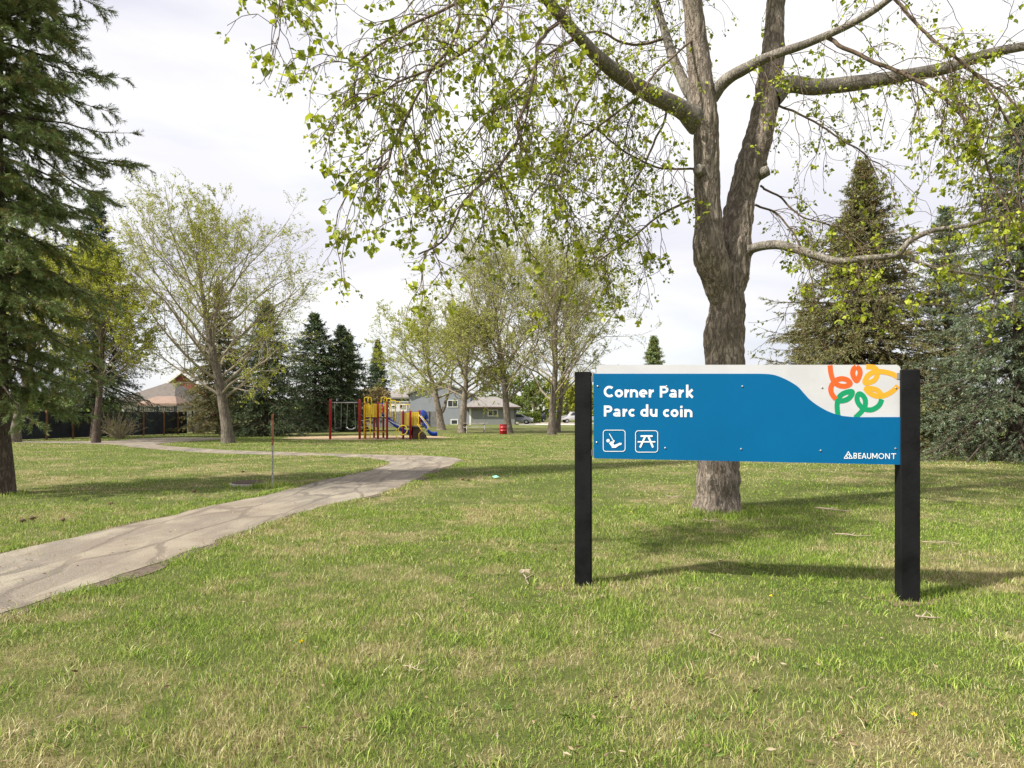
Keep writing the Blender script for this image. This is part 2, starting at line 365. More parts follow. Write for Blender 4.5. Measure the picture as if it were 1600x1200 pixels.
def rough_edge(pts, amp, seed):
    p = np.array(pts, float); out = []
    for i in range(len(p)-1):
        m = max(2, int(np.linalg.norm(p[i+1]-p[i])/.12)); 
        for u in range(m): out.append(p[i]+(p[i+1]-p[i])*u/m)
    out = np.array(out+[p[-1]]); k = np.stack([out[:, 0], out[:, 1], out[:, 0]*0], -1)
    out[:, 0] += (fbm(k*2.2, 3, seed)-.5)*amp; out[:, 1] += (fbm(k*2.2, 3, seed+9)-.5)*amp
    return out
pl, pr = rough_edge(smooth_line(edgeL, 90), .18, 3), rough_edge(smooth_line(edgeR, 90), .2, 7)
path_poly = np.concatenate([pl, pr[::-1]])
b = MB(); m_ = len(path_poly); b.add(np.c_[path_poly, np.full(m_, .012)], [tuple(range(m_-1, -1, -1))])
fl = np.concatenate([np.c_[path_poly, np.full(m_, .012)], np.c_[path_poly, np.full(m_, -.02)]])
b.add(fl, [np.array([(i, (i+1) % m_, (i+1) % m_+m_, i+m_) for i in range(m_)])])
tagk(b.build('path', m_path), 'structure')
pl2, pr2 = rough_edge(smooth_line(edgeL, 90), .30, 13)+np.array([-.03, .03]), rough_edge(smooth_line(edgeR, 90), .26, 17)+np.array([.14, -.02])
dp = np.concatenate([pl2, pr2[::-1]]); b = MB(); b.add(np.c_[dp, np.full(len(dp), .007)], [tuple(range(len(dp)-1, -1, -1))])
tagk(b.build('path_verge', paint('crumbled_dark_soil', (.11, .08, .058), .95, .42, 22, 1.0)), 'structure')
def blob(cx, cy, rx, ry, z, name, mat, seed=1, amp=.3, nn=60):
    a = np.linspace(0, 2*pi, nn, endpoint=False); k = np.stack([np.cos(a)*2, np.sin(a)*2, a*0+seed], -1)
    r = 1+(fbm(k, 3, seed)-.5)*amp*2
    b = MB(); b.add(np.stack([cx+rx*r*np.cos(a), cy+ry*r*np.sin(a), a*0+z], -1), [tuple(range(nn))]); return tagk(b.build(name, mat), 'structure')
blob(-8.9, 42.0, 5.2, 3.7, .006, 'playground_sand', m_sand, 2, .1)
# road beyond the park, with kerb
b = MB(); b.box(-1.5, 120, 96, 112, -.3, .012); tagk(b.build('road', m_road), 'structure')
b = MB(); b.box(3.5, 120, 95.7, 96, -.3, .13); tagk(b.build('kerb', m_conc), 'structure')
b = MB(); b.box(.9, 9, 88, 95.7, -.3, .016); tagk(b.build('driveway', m_conc), 'structure')

# ------------------------------------------------------------------ park sign
PL_, PR_ = np.array([(911-CX)/F*5.9, 5.9]), np.array([(1421-CX)/F*5.42, 5.42])
SU = (PR_-PL_)/np.linalg.norm(PR_-PL_); SN = np.array([SU[1], -SU[0]])   # SN points to the viewer
def S(px, py, off=0.0):
    k = (px-CX)/F; t_ = (PL_[0]-k*PL_[1])/(k*SU[1]-SU[0]); p = PL_+SU*t_
    z = HC+(HY-py)/F*p[1]; q = p+SN*off; return np.array([q[0], q[1], z])
sgn = thing('park_sign', 'blue and white park name sign with swirl emblem between two black posts', 'sign', (float((PL_[0]+PR_[0])/2), float((PL_[1]+PR_[1])/2), 0))
def sgn_poly(b, pts, off, th): b.prism([S(x, y, off) for x, y in pts][::-1], tuple(np.append(-SN*th, 0)))
def rcorner(cx, cy, r, a0, a1, n=6): return [(cx+r*cos(R(a0+(a1-a0)*i/n)), cy-r*sin(R(a0+(a1-a0)*i/n))) for i in range(n+1)]
Z3 = lambda x, y: (1180+x/6.154, 560+y/6.154)
Z4 = lambda x, y: (920+x/7.5, 570+y/7.5)
b = MB(); sgn_poly(b, rcorner(939, 577, 7, 180, 90)+rcorner(1400, 577, 7, 90, 0)+[(1407, 690), (932, 690)], 0.0, .012)
wp = b.build('white_panel', m_white, sgn)
wave = [Z3(x, y) for x, y in smooth_line([(0, 148), (100, 150), (180, 160), (260, 188), (340, 228), (410, 275), (460, 330), (520, 395), (600, 455), (700, 510), (800, 545), (900, 560), (1000, 565)], 60)]
b = MB(); sgn_poly(b, [(928, 714), (927.3, 584)]+wave+[(1411, 651.5)]+rcorner(1408, 723, 3, 0, -90)+[(930, 716)], .012, .012)
bp = b.build('blue_panel', m_blue, sgn)
edge = MB()
def ribbon(b, pts, w, off, fn=None):
    """thick stroke lying on the sign face; pts in photo px through fn"""
    p = np.array(pts, float); T = np.gradient(p, axis=0); T = nrm(T); Nn = np.stack([-T[:, 1], T[:, 0]], -1)
    L, Rr = p+Nn*w/2, p-Nn*w/2; fn = fn or (lambda x, y: (x, y))
    v = [S(*fn(x, y), off) for x, y in L]+[S(*fn(x, y), off) for x, y in Rr]; n = len(p)
    b.add(v, [np.array([(i, i+1, i+1+n, i+n) for i in range(n-1)])])
OFF = [0.0125]
def nxt(step=.00005): OFF[0] += step; return OFF[0]
def arc(cx, cy, rx, ry, a0, a1, n=20): return [(cx+rx*cos(R(a0+(a1-a0)*i/n)), cy-ry*sin(R(a0+(a1-a0)*i/n))) for i in range(n+1)]
# emblem strokes (on the white panel)
for col, strokes in ((m_or, [[(719, 66), (728, 140), (752, 215), (800, 258), (860, 268), (912, 246), (892, 212), (840, 195), (785, 206), (745, 243), (726, 290), (737, 342), (775, 392)],
                             [(972, 80), (1000, 104), (1008, 145), (992, 190), (973, 214), (950, 185), (936, 140), (948, 100), (972, 80)]]),
                     (m_ye, [[(1066, 80), (1130, 84), (1165, 105), (1172, 160), (1146, 208), (1100, 230), (1055, 233), (1066, 190), (1098, 152), (1150, 129), (1225, 128), (1310, 147), (1372, 180)],
                             [(1372, 262), (1340, 298), (1280, 340), (1210, 364), (1150, 358), (1097, 330), (1066, 292), (1112, 288), (1170, 304), (1205, 338), (1214, 362)]]),
                     (m_gr, [[(796, 552), (788, 480), (790, 420), (812, 365), (862, 330), (928, 318), (926, 350), (896, 386), (850, 405), (798, 408)],
                             [(960, 572), (1018, 515), (1054, 460), (1058, 402), (1036, 360), (1000, 340), (979, 372), (986, 420), (1020, 466), (1070, 492), (1130, 490), (1190, 450), (1216, 392)]])):
    b = MB()
    for st in strokes:
        # split so that the crossing arm never shares a plane with the loop
        q = smooth_line(st, 70)
        OFF2 = .0008
        T = nrm(np.gradient(q, axis=0)); Nn = np.stack([-T[:, 1], T[:, 0]], -1); n = len(q); w = 49
        offs = .0008+np.linspace(0, .0012, n)
        v = [S(*Z3(*(q[i]+Nn[i]*w/2)), offs[i]) for i in range(n)]+[S(*Z3(*(q[i]-Nn[i]*w/2)), offs[i]) for i in range(n)]
        b.add(v, [np.array([(i, i+1, i+1+n, i+n) for i in range(n-1)])])
    b.build('emblem', col, wp, label={m_or: 'orange loops of the swirl emblem', m_ye: 'yellow loops of the swirl emblem', m_gr: 'green loops of the swirl emblem'}[col])
# lettering
def glyph(b, ch, x0, x1, base, cap, xh, w, fn):
    h = w/2; X0, X1 = x0+h, x1-h; cx = (x0+x1)/2
    def st(p, ww=w): ribbon(b, p, ww, nxt(), fn)
    mid = base-xh/2; rx = (x1-x0)/2-h; ry = xh/2-h
    def ln(*p): 
        out = []
        for (a_, b_), (c_, d_) in zip(p[:-1], p[1:]): out += [(a_, b_), (c_, d_)]
        for i in range(0, len(out), 2): st([out[i], out[i+1]])
    if ch == 'C': st(arc(cx+h*.6, base-cap/2, rx+h*.5, cap/2-h, 48, 312, 30))
    elif ch == 'o': st(arc(cx, mid, rx, ry, 0, 360, 36))
    elif ch == 'c': st(arc(cx+h*.4, mid, rx+h*.3, ry, 50, 310, 30))
    elif ch == 'e': st(arc(cx, mid, rx, ry, 0, 302, 30)); st([(X0, mid+h*.15), (x1, mid+h*.15)], w*.66)
    elif ch == 'r': ln((X0, base), (X0, base-xh)); st(arc(x1+h*.2, base-xh*.35, x1-X0, xh*.65-h, 178, 95, 12))
    elif ch == 'n': ln((X0, base), (X0, base-xh)); st(arc(cx, base-xh*.5, rx, xh*.5-h, 180, 0, 20)+[(X1, base)])
    elif ch == 'u': ln((X1, base), (X1, base-xh)); st([(X0, base-xh)]+arc(cx, base-xh*.5, rx, xh*.5-h, 180, 360, 20))
    elif ch == 'd': ln((X1, base), (X1, base-cap*1.12)); st(arc(cx, mid, rx, ry, 0, 360, 36))
    elif ch == 'a': ln((X1, base), (X1, base-xh*.55)); st(arc(cx+h*.2, base-xh*.62, rx-h*.2, xh*.38-h*.9, 0, 150, 16)); st(arc(cx-h*.1, base-xh*.27, rx, xh*.27-h*.75, 0, 360, 24), w*.8)
    elif ch == 'i': ln((X0, base), (X0, base-xh)); st(arc(X0, base-xh-w*1.0, w*.28, w*.28, 0, 360, 12), w*.56)
    elif ch == 'k': ln((X0, base), (X0, base-cap*1.12)); ln((X0, base-xh*.42), (x1-h*1.1, base-xh)); ln((X0+w*.5, base-xh*.55), (x1-h*.9, base))
    elif ch == 'P': ln((X0, base), (X0, base-cap)); st([(X0, base-cap+h)]+arc(x1-h-cap*.26, base-cap*.68, cap*.26, cap*.32-h, 90, -90, 16)+[(X0, base-cap*.36-h)])
    elif ch == 'B': ln((X0, base), (X0, base-cap)); st([(X0, base-cap+h)]+arc(cx+h, base-cap*.74, rx*.7, cap*.26-h, 90, -90, 10)+[(X0, base-cap*.48)]); st([(X0, base-cap*.52)]+arc(cx+h, base-cap*.26, rx-h, cap*.26-h, 90, -90, 10)+[(X0, base-h)])
    elif ch == 'E': ln((X0, base), (X0, base-cap)); [ln((X0, yy), (x1, yy)) for yy in (base-cap+h, base-cap*.5, base-h)]
    elif ch == 'A': ln((X0, base), (cx, base-cap)); ln((X1, base), (cx, base-cap)); ln((x0+(x1-x0)*.2, base-cap*.3), (x1-(x1-x0)*.2, base-cap*.3))
    elif ch == 'U': st([(X0, base-cap)]+arc(cx, base-cap*.36, rx, cap*.36-h, 180, 360, 16)+[(X1, base-cap)])
    elif ch == 'M': ln((X0, base), (X0+1, base-cap), (cx, base-cap*.2), (X1-1, base-cap), (X1, base))
    elif ch == 'O': st(arc(cx, base-cap/2, rx, cap/2-h, 0, 360, 30))
    elif ch == 'N': ln((X0, base), (X0, base-cap), (X1, base), (X1, base-cap))
    elif ch == 'T': ln((cx, base), (cx, base-cap)); ln((x0, base-cap+h), (x1, base-cap+h))
def word(name, lst, base, cap, xh, w, fn, slope=0.0):
    b = MB()
    for ch, x0, x1 in lst: glyph(b, ch, x0, x1, base+slope*(x0-lst[0][1]), cap, xh, w, fn)
    return b.build(name, m_wtxt, bp)
LW = 27.5
word('lettering', [('C', 175, 293), ('o', 306, 402), ('r', 418, 472), ('n', 482, 578), ('e', 590, 686), ('r', 702, 762)], 381, 134, 93, LW, Z4, .003)
word('lettering', [('P', 832, 932), ('a', 940, 1028), ('r', 1052, 1112), ('k', 1138, 1228)], 383, 134, 93, LW, Z4, .003)
word('lettering', [('P', 178, 276), ('a', 284, 370), ('r', 396, 452), ('c', 464, 546)], 605, 128, 91, LW, Z4, .008)
word('lettering', [('d', 604, 697), ('u', 716, 804)], 608, 128, 91, LW, Z4, .008)
word('lettering', [('c', 868, 950), ('o', 958, 1050), ('i', 1070, 1098), ('n', 1118, 1212)], 611, 128, 91, LW, Z4, .008)
word('lettering', [('B', 940, 974), ('E', 986, 1014), ('A', 1018, 1064), ('U', 1070, 1110), ('M', 1118, 1170), ('O', 1178, 1234), ('N', 1244, 1288), ('T', 1300, 1348)], 962, 54, 40, 7.5, Z3, .012)
b = MB()
for cx, cy in ((890, 912), (868, 946), (911, 946)):
    for a_, b_ in (((cx-18, cy+14), (cx, cy-17)), ((cx, cy-17), (cx+18, cy+14)), ((cx-18, cy+14), (cx+18, cy+14))): ribbon(b, [a_, b_], 7, nxt(), Z3)
ribbon(b, [(850, 962), (890, 893), (930, 962)], 5, nxt(), Z3)
b.build('town_logo', m_wtxt, bp)
def rsq(x0, y0, x1, y1, r): return arc(x1-r, y0+r, r, r, 90, 0, 6)+arc(x1-r, y1-r, r, r, 0, -90, 6)+arc(x0+r, y1-r, r, r, -90, -180, 6)+arc(x0+r, y0+r, r, r, 180, 90, 6)
b = MB(); ribbon(b, rsq(170, 765, 426, 1013, 32)+[(394, 765)], 8, nxt(), Z4)
ribbon(b, [(240, 806), (286, 884)], 9, nxt(), Z4); ribbon(b, arc(227, 888, 10, 10, 0, 360, 16), 20, nxt(), Z4)
for p, w in (([(252, 905), (292, 958)], 36), ([(268, 935), (298, 884)], 20), ([(285, 958), (372, 925)], 26), ([(310, 968), (345, 944)], 12), ([(350, 922), (384, 926)], 22), ([(270, 962), (312, 962)], 20)): ribbon(b, p, w, nxt(), Z4)
b.build('swing_pictogram', m_wtxt, bp)
b = MB(); ribbon(b, rsq(548, 772, 807, 1022, 32)+[(775, 772)], 8, nxt(), Z4)
for p, w in (([(607, 835), (748, 835)], 20), ([(662, 835), (600, 968)], 22), ([(696, 835), (752, 968)], 22), ([(572, 902), (780, 902)], 15)): ribbon(b, p, w, nxt(), Z4)
b.build('picnic_pictogram', m_wtxt, bp)
for i, (x, y) in enumerate(((97, 125), (404, 125), (742, 125), (1098, 130), (1428, 132), (93, 375), (398, 400), (736, 404), (1090, 411), (1423, 402))):
    q = S(900+x/2.857, 560+y/2.857, .001 if y < 133 and i > 2 else .013); b = MB(); n_ = np.append(SN, 0)
    b.tube([q, q+n_*.004, q+n_*.006], [.008, .0075, .004], 8); b.build('bolt', m_steel, sgn)
ang = math.atan2(SU[1], SU[0])
for P_, zt, w in ((PL_, 1.862, .142), (PR_, 1.85, .142)):
    c_ = P_-SN*.045; b = MB(); b.box(c_[0]-w/2, c_[0]+w/2, c_[1]-w/2, c_[1]+w/2, -.15, zt, ang, c_, bev=.006); po = b.build('post', m_black, sgn)
    d = 1 if P_ is PL_ else -1
    for z in (1.80, 1.16):
        b = MB(); q = c_+SU*d*(w/2+.012)+SN*.02; b.box(q[0]-.012, q[0]+.012, q[1]-.03, q[1]+.03, z-.025, z+.025, ang, q); b.build('bracket', m_steel, po)

# ------------------------------------------------------------------ vegetation
def grow(St, D, L, n, wander, trop, rng):
    P = [St]; d = nrm(D)
    trop = np.asarray(trop, float)
    for i in range(n):
        d = nrm(d+rng.normal(0, wander, d.shape)+trop*(1.0/n)*3); P.append(P[-1]+d*(L/n)[:, None])
    return np.stack(P, 1)
def kids(P, k, t0, t1, ang, rng, spread=.2, keep=None):
    """k children per branch: start, direction, parent index, position t"""
    B, n, _ = P.shape; par = np.repeat(np.arange(B), k)
    t = np.tile((np.arange(k)+.5)/k, B)*(t1-t0)+t0+rng.uniform(-.5, .5, B*k)*(t1-t0)/k
    t = np.clip(t, 0, .999); f = t*(n-1); i = f.astype(int); u = (f-i)[:, None]
    a_, b_ = P[par, i], P[par, np.minimum(i+1, n-1)]; st = a_*(1-u)+b_*u; T = nrm(b_-a_)
    r = rng.normal(size=T.shape); r = nrm(r-T*np.sum(r*T, -1, keepdims=True)); an = ang+rng.normal(0, spread, len(t))
    D = T*np.cos(an)[:, None]+r*np.sin(an)[:, None]; return st, D, par, t
def add_tubes(b, P, r0, r1, sides):
    n = P.shape[1]; u = np.linspace(0, 1, n)[None]; r0 = np.asarray(r0).reshape(-1, 1); r1 = np.asarray(r1).reshape(-1, 1)
    Rr = np.broadcast_to(r0*(1-u)+r1*u, P.shape[:2]); v, q = tubes(P, Rr, sides); b.add(v, [q])
def add_leaves(b, pos, D, size, rng, wide=.8, fold=.15, shape=.35):
    n = len(pos); D = nrm(D); r = rng.normal(size=(n, 3)); s_ = nrm(np.cross(D, r)); nn = np.cross(s_, D); L = np.broadcast_to(size, (n,))[:, None]
    v = np.stack([pos, pos+D*L*shape+s_*L*wide/2+nn*L*fold, pos+D*L, pos+D*L*shape-s_*L*wide/2+nn*L*fold], 1)
    i = np.arange(n)[:, None]*4; rr = np.repeat(rng.uniform(0, 1, n), 4)
    if fold: b.add(v, [np.concatenate([i+np.array([[0, 1, 2]]), i+np.array([[0, 2, 3]])])], rr)
    else: b.add(v, [i+np.array([[0, 1, 2, 3]])], rr)
def poplar(label, px, base_y=None, Y=None, top_y=300, half=150, seed=1, lean=(0, 0), r0=.25, mat=None, bmat=None, tmat=None, cat='tree', name='poplar_tree', group=None,
           nl=18, t0=.22, leaves=12000, lsize=.075, flare=1.0, up=.25, a1=.85, leaf_low=1.0, fork=None, k2=9, k3=7, sideX=None, dens_top=1.0):
    rng = np.random.default_rng(seed); Y = Y or G(px, base_y)[1]; x = XA(px, Y); H = HC+(HY-top_y)/F*Y; Rc = half/F*Y
    o = thing(name, label, cat, (x, Y, 0), group)
    ts = np.linspace(0, 1, 14); tp = np.stack([x+lean[0]*ts**1.2+(fbm(np.c_[ts*3, ts*0, ts*0+seed], 2, seed)-.5)*.7*ts, Y+lean[1]*ts, ts*H*.74-.05], -1)
    tr = r0*(1-ts)**.75*(1+.35*np.exp(-ts*H*3.2))+.012
    b = MB(); v, q = tubes(tp[None], tr[None], 14); b.add(v, [q])
    if fork:   # low second arm of a forked trunk
        z0_, dx = fork; k0 = np.array([np.interp(z0_, tp[:, 2], tp[:, 0]), Y, z0_])
        p = smooth_line([k0-[dx*.05, 0, .5], k0+[dx*.12, 0, .1], k0+[dx*.5, .1, .55], k0+[dx*.8, .2, 1.4], k0+[dx*1.3, .3, 2.6], k0+[dx*1.5, .4, 4.0]], 16); v, q = tubes(p[None], (r0*np.linspace(.62, .22, 16))[None], 12); b.add(v, [q])
    b.build('trunk', bmat or m_bark4, o, True)
    P0 = tp[None]
    st, D, par, t = kids(P0, nl, t0, .97, a1, rng, .12); az = np.arange(nl)*2.4+rng.uniform(0, .8, nl)
    if sideX is not None: D[:, 0] += sideX
    el = (pi/2-a1)+.5*(t-.3); D = np.stack([np.cos(az)*np.cos(el), np.sin(az)*np.cos(el), np.sin(el)], -1)
    env = np.sin(np.clip((t-t0*.6)/(1.0-t0*.6), 0, 1)**.75*pi)**.6*.9+.18
    L1 = Rc*env*rng.uniform(.75, 1.2, nl)*1.15*flare
    P1 = grow(st, D, L1, 9, .10, np.array([0, 0, up]), rng)
    r1 = np.interp(t, ts, tr)*.36
    st2, D2, p2, t2 = kids(P1, k2, .15, .98, .75, rng, .2); L2 = (L1[p2]*(1-.6*t2)*.62*rng.uniform(.6, 1.25, len(t2)))
    P2 = grow(st2, D2, L2, 6, .13, np.array([0, 0, up*.6]), rng)
    st3, D3, p3, t3 = kids(P2, k3, .15, 1, .7, rng, .25); L3 = np.clip(L2[p3]*(1-.4*t3)*.5*rng.uniform(.5, 1.3, len(t3)), .15, 2)
    P3_ = grow(st3, D3, L3, 4, .16, np.array([0, 0, up*.3]), rng)
    st4, D4, p4, t4 = kids(P3_, 3, .2, 1, .7, rng, .25); L4 = np.clip(L3[p4]*.5*rng.uniform(.5, 1.3, len(t4)), .12, .7)
    P4 = grow(st4, D4, L4, 2, .15, np.array([0, 0, .05]), rng)
    b = MB(); add_tubes(b, P1, r1, .012, 7); add_tubes(b, P2, np.clip(r1[p2]*(1-.75*t2)*.55, .007, 1), .005, 5); add_tubes(b, P3_, .0065, .004, 3); add_tubes(b, P4, .0045, .003, 3)
    b.build('branches', tmat or m_twig2, o, True)
    i4 = rng.integers(0, len(P4), leaves); u = rng.uniform(.1, 1, leaves)[:, None]*2; ii = np.minimum(u.astype(int), 1)
    f = u-ii; pos = P4[i4, ii[:, 0]]*(1-f)+P4[i4, ii[:, 0]+1]*f+rng.normal(0, .035, (leaves, 3))
    Dl = rng.normal(size=(leaves, 3)); Dl[:, 2] -= .5
    b = MB(); add_leaves(b, pos, Dl, lsize*rng.uniform(.6, 1.25, leaves), rng, .8, 0); b.build('foliage', mat or m_leafB, o)
    return o
def spruce(label, px, base_y=None, Y=None, top_y=300, half=80, seed=1, mat=None, z0=.5, needles=5, nsz=.16, name='spruce_tree', group=None, dens=1.0, droop=.35, r0=.2, wire=.018, cones=0, X=None, full=1.0, trunk_r=None, pw=.85, ragged=.3):
    rng = np.random.default_rng(seed); Y = Y or G(px, base_y)[1]; x = XA(px, Y) if X is None else X; H = HC+(HY-top_y)/F*Y; Rc = half/F*Y
    o = thing(name, label, 'tree', (x, Y, 0), group)
    zt = np.linspace(-.05, H, 16); tr = r0*(1-zt/H*.97)*(1+.3*np.exp(-np.clip(zt, 0, 9)*4)); tp = np.stack([x+np.sin(zt*.5+seed)*.04, Y+zt*0, zt], -1)
    b = MB(); v, q = tubes(tp[None], tr[None], 12); b.add(v, [q]); b.build('trunk', m_bark3, o, True)
    nb = int(H*26*dens); h = z0+(H-z0)*((np.arange(nb)+rng.uniform(0, 1, nb))/nb)**.92; rel = (h-z0)/(H-z0)
    prof = (1-rel)**pw*np.clip(.72+rel*3, 0, 1); L = Rc*prof*rng.uniform(1-ragged*1.2, 1+ragged*.45, nb)+.1
    lump = fbm(np.stack([np.arange(nb)*0+h*.9, h*0, h*0+seed], -1), 2, seed); L *= .82+.36*lump
    sp = .42; wl = np.round(h/sp); h = np.where(h > z0+.2, h*.35+wl*sp*.65, h); rel = np.clip((h-z0)/(H-z0), 0, 1); L *= .82+.36*hash3(wl.astype(np.int64), wl.astype(np.int64)*0+seed, wl.astype(np.int64)*0, 3); L *= np.where(rng.random(nb) < .07, 1.12, 1.0)
    az = np.arange(nb)*2.399+rng.normal(0, .3, nb); el = np.interp(rel, [0, .35, .8, 1], [-.28, -.05, .35, 1.0])+rng.normal(0, .09, nb)
    st = np.stack([np.interp(h, zt, tp[:, 0]), np.full(nb, Y), h], -1); D = np.stack([np.cos(az)*np.cos(el), np.sin(az)*np.cos(el), np.sin(el)], -1)
    # sag then lift at the tip
    n1_ = 8; P = [st]; d = D
    for i in range(n1_):
        d = nrm(d+np.array([0, 0, -droop*.22 if i < 5 else droop*.45])*(1-rel[:, None]*.7)+rng.normal(0, .05, d.shape)); P.append(P[-1]+d*(L/n1_)[:, None])
    P1 = np.stack(P, 1)
    b = MB(); add_tubes(b, P1, np.clip(L*.013, .006, .05), .004, 5)
    # flat sprays left and right of every bough plus some hanging ones
    k = 16; st2, D2, p2, t2 = kids(P1, k, .12, 1, .9, rng, .2)
    T = nrm(P1[p2, -1]-P1[p2, 0]); side = nrm(np.cross(T, np.array([0, 0, 1.0]))); sg = np.where(rng.random(len(p2)) < .5, -1, 1)[:, None]
    hang = rng.random(len(p2)) < .3
    D2 = nrm(T*.75+side*sg*rng.uniform(.5, 1.0, (len(p2), 1))+np.array([0, 0, -.15])+rng.normal(0, .15, T.shape)); D2[hang] = nrm(D2[hang]*.5+np.array([0, 0, -.9]))
    L2 = np.clip(L[p2]*(1-.72*t2)*.42*rng.uniform(.6, 1.2, len(p2)), .12, 1.1); L2[hang] *= .5
    P2 = grow(st2, D2, L2, 4, .08, np.array([0, 0, -.06]), rng)
    add_tubes(b, P2, .004, .003, 3); b.build('branches', m_bark3, o)
    # needle sprigs along sprays and bough tips
    def sprigs(Pp, per, sz):
        B, n, _ = Pp.shape; cnt = np.maximum(1, np.round(per*rng.uniform(.7, 1.3, B))).astype(int); par = np.repeat(np.arange(B), cnt)
        t = rng.uniform(.05, 1, len(par)); f = t*(n-1); i = np.minimum(f.astype(int), n-2); u = (f-i)[:, None]
        return Pp[par, i]*(1-u)+Pp[par, i+1]*u, nrm(Pp[par, i+1]-Pp[par, i])
    per = np.clip(L2/nsz*2.0*full, 2, 14); pa, Ta = sprigs(P2, per, nsz); pb, Tb = sprigs(P1[:, 2:], np.clip(L/nsz*1.3, 2, 22), nsz)
    pos = np.concatenate([pa, pb]); T = np.concatenate([Ta, Tb]); m = len(pos)
    base_r = np.clip(rng.normal(.5, .22, m), 0, 1)
    T = nrm(T+rng.normal(0, .28, T.shape)); b = MB(); Ls = nsz*rng.uniform(.6, 1.2, m)
    V = []; A = []
    for j in range(needles):
        a_ = rng.uniform(0, 2*pi, m); rr = rng.normal(size=(m, 3)); rr = nrm(rr-T*np.sum(rr*T, -1, keepdims=True))
        root = pos+T*(Ls*(j+.2)/needles)[:, None]; d = nrm(T*.8+rr*rng.uniform(.5, 1.0, (m, 1))); ln = (Ls*rng.uniform(.35, .6, m))[:, None]
        s_ = nrm(np.cross(d, rng.normal(size=(m, 3))))*wire*rng.uniform(.7, 1.3, (m, 1))
        V.append(np.stack([root-s_, root+s_, root+d*ln], 1)); A.append(np.repeat(np.clip(base_r+rng.normal(0, .08, m), 0, 1), 3))
    V = np.concatenate(V); nT = len(V); b.add(V, [np.arange(nT*3).reshape(nT, 3)], np.concatenate(A))
    if cones:
        cand = np.where((rel > .55) & (rel < .99))[0]; ci = rng.choice(cand, cones); u = rng.uniform(.45, 1, cones)*n1_; i = np.minimum(u.astype(int), n1_-1); pc = P1[ci, i]+rng.normal(0, .06, (cones, 3))
        Pc = np.stack([pc, pc-np.array([0, 0, .03]), pc-np.array([0, 0, .07]), pc-np.array([0, 0, .1])], 1); Rr = np.broadcast_to(np.array([[.006, .017, .017, .004]]), (cones, 4)); v, q = tubes(Pc, Rr, 6)
        b.add(v, [q], mi=1)
    b.build('foliage', [mat or m_spr1, m_cone], o)
    return o

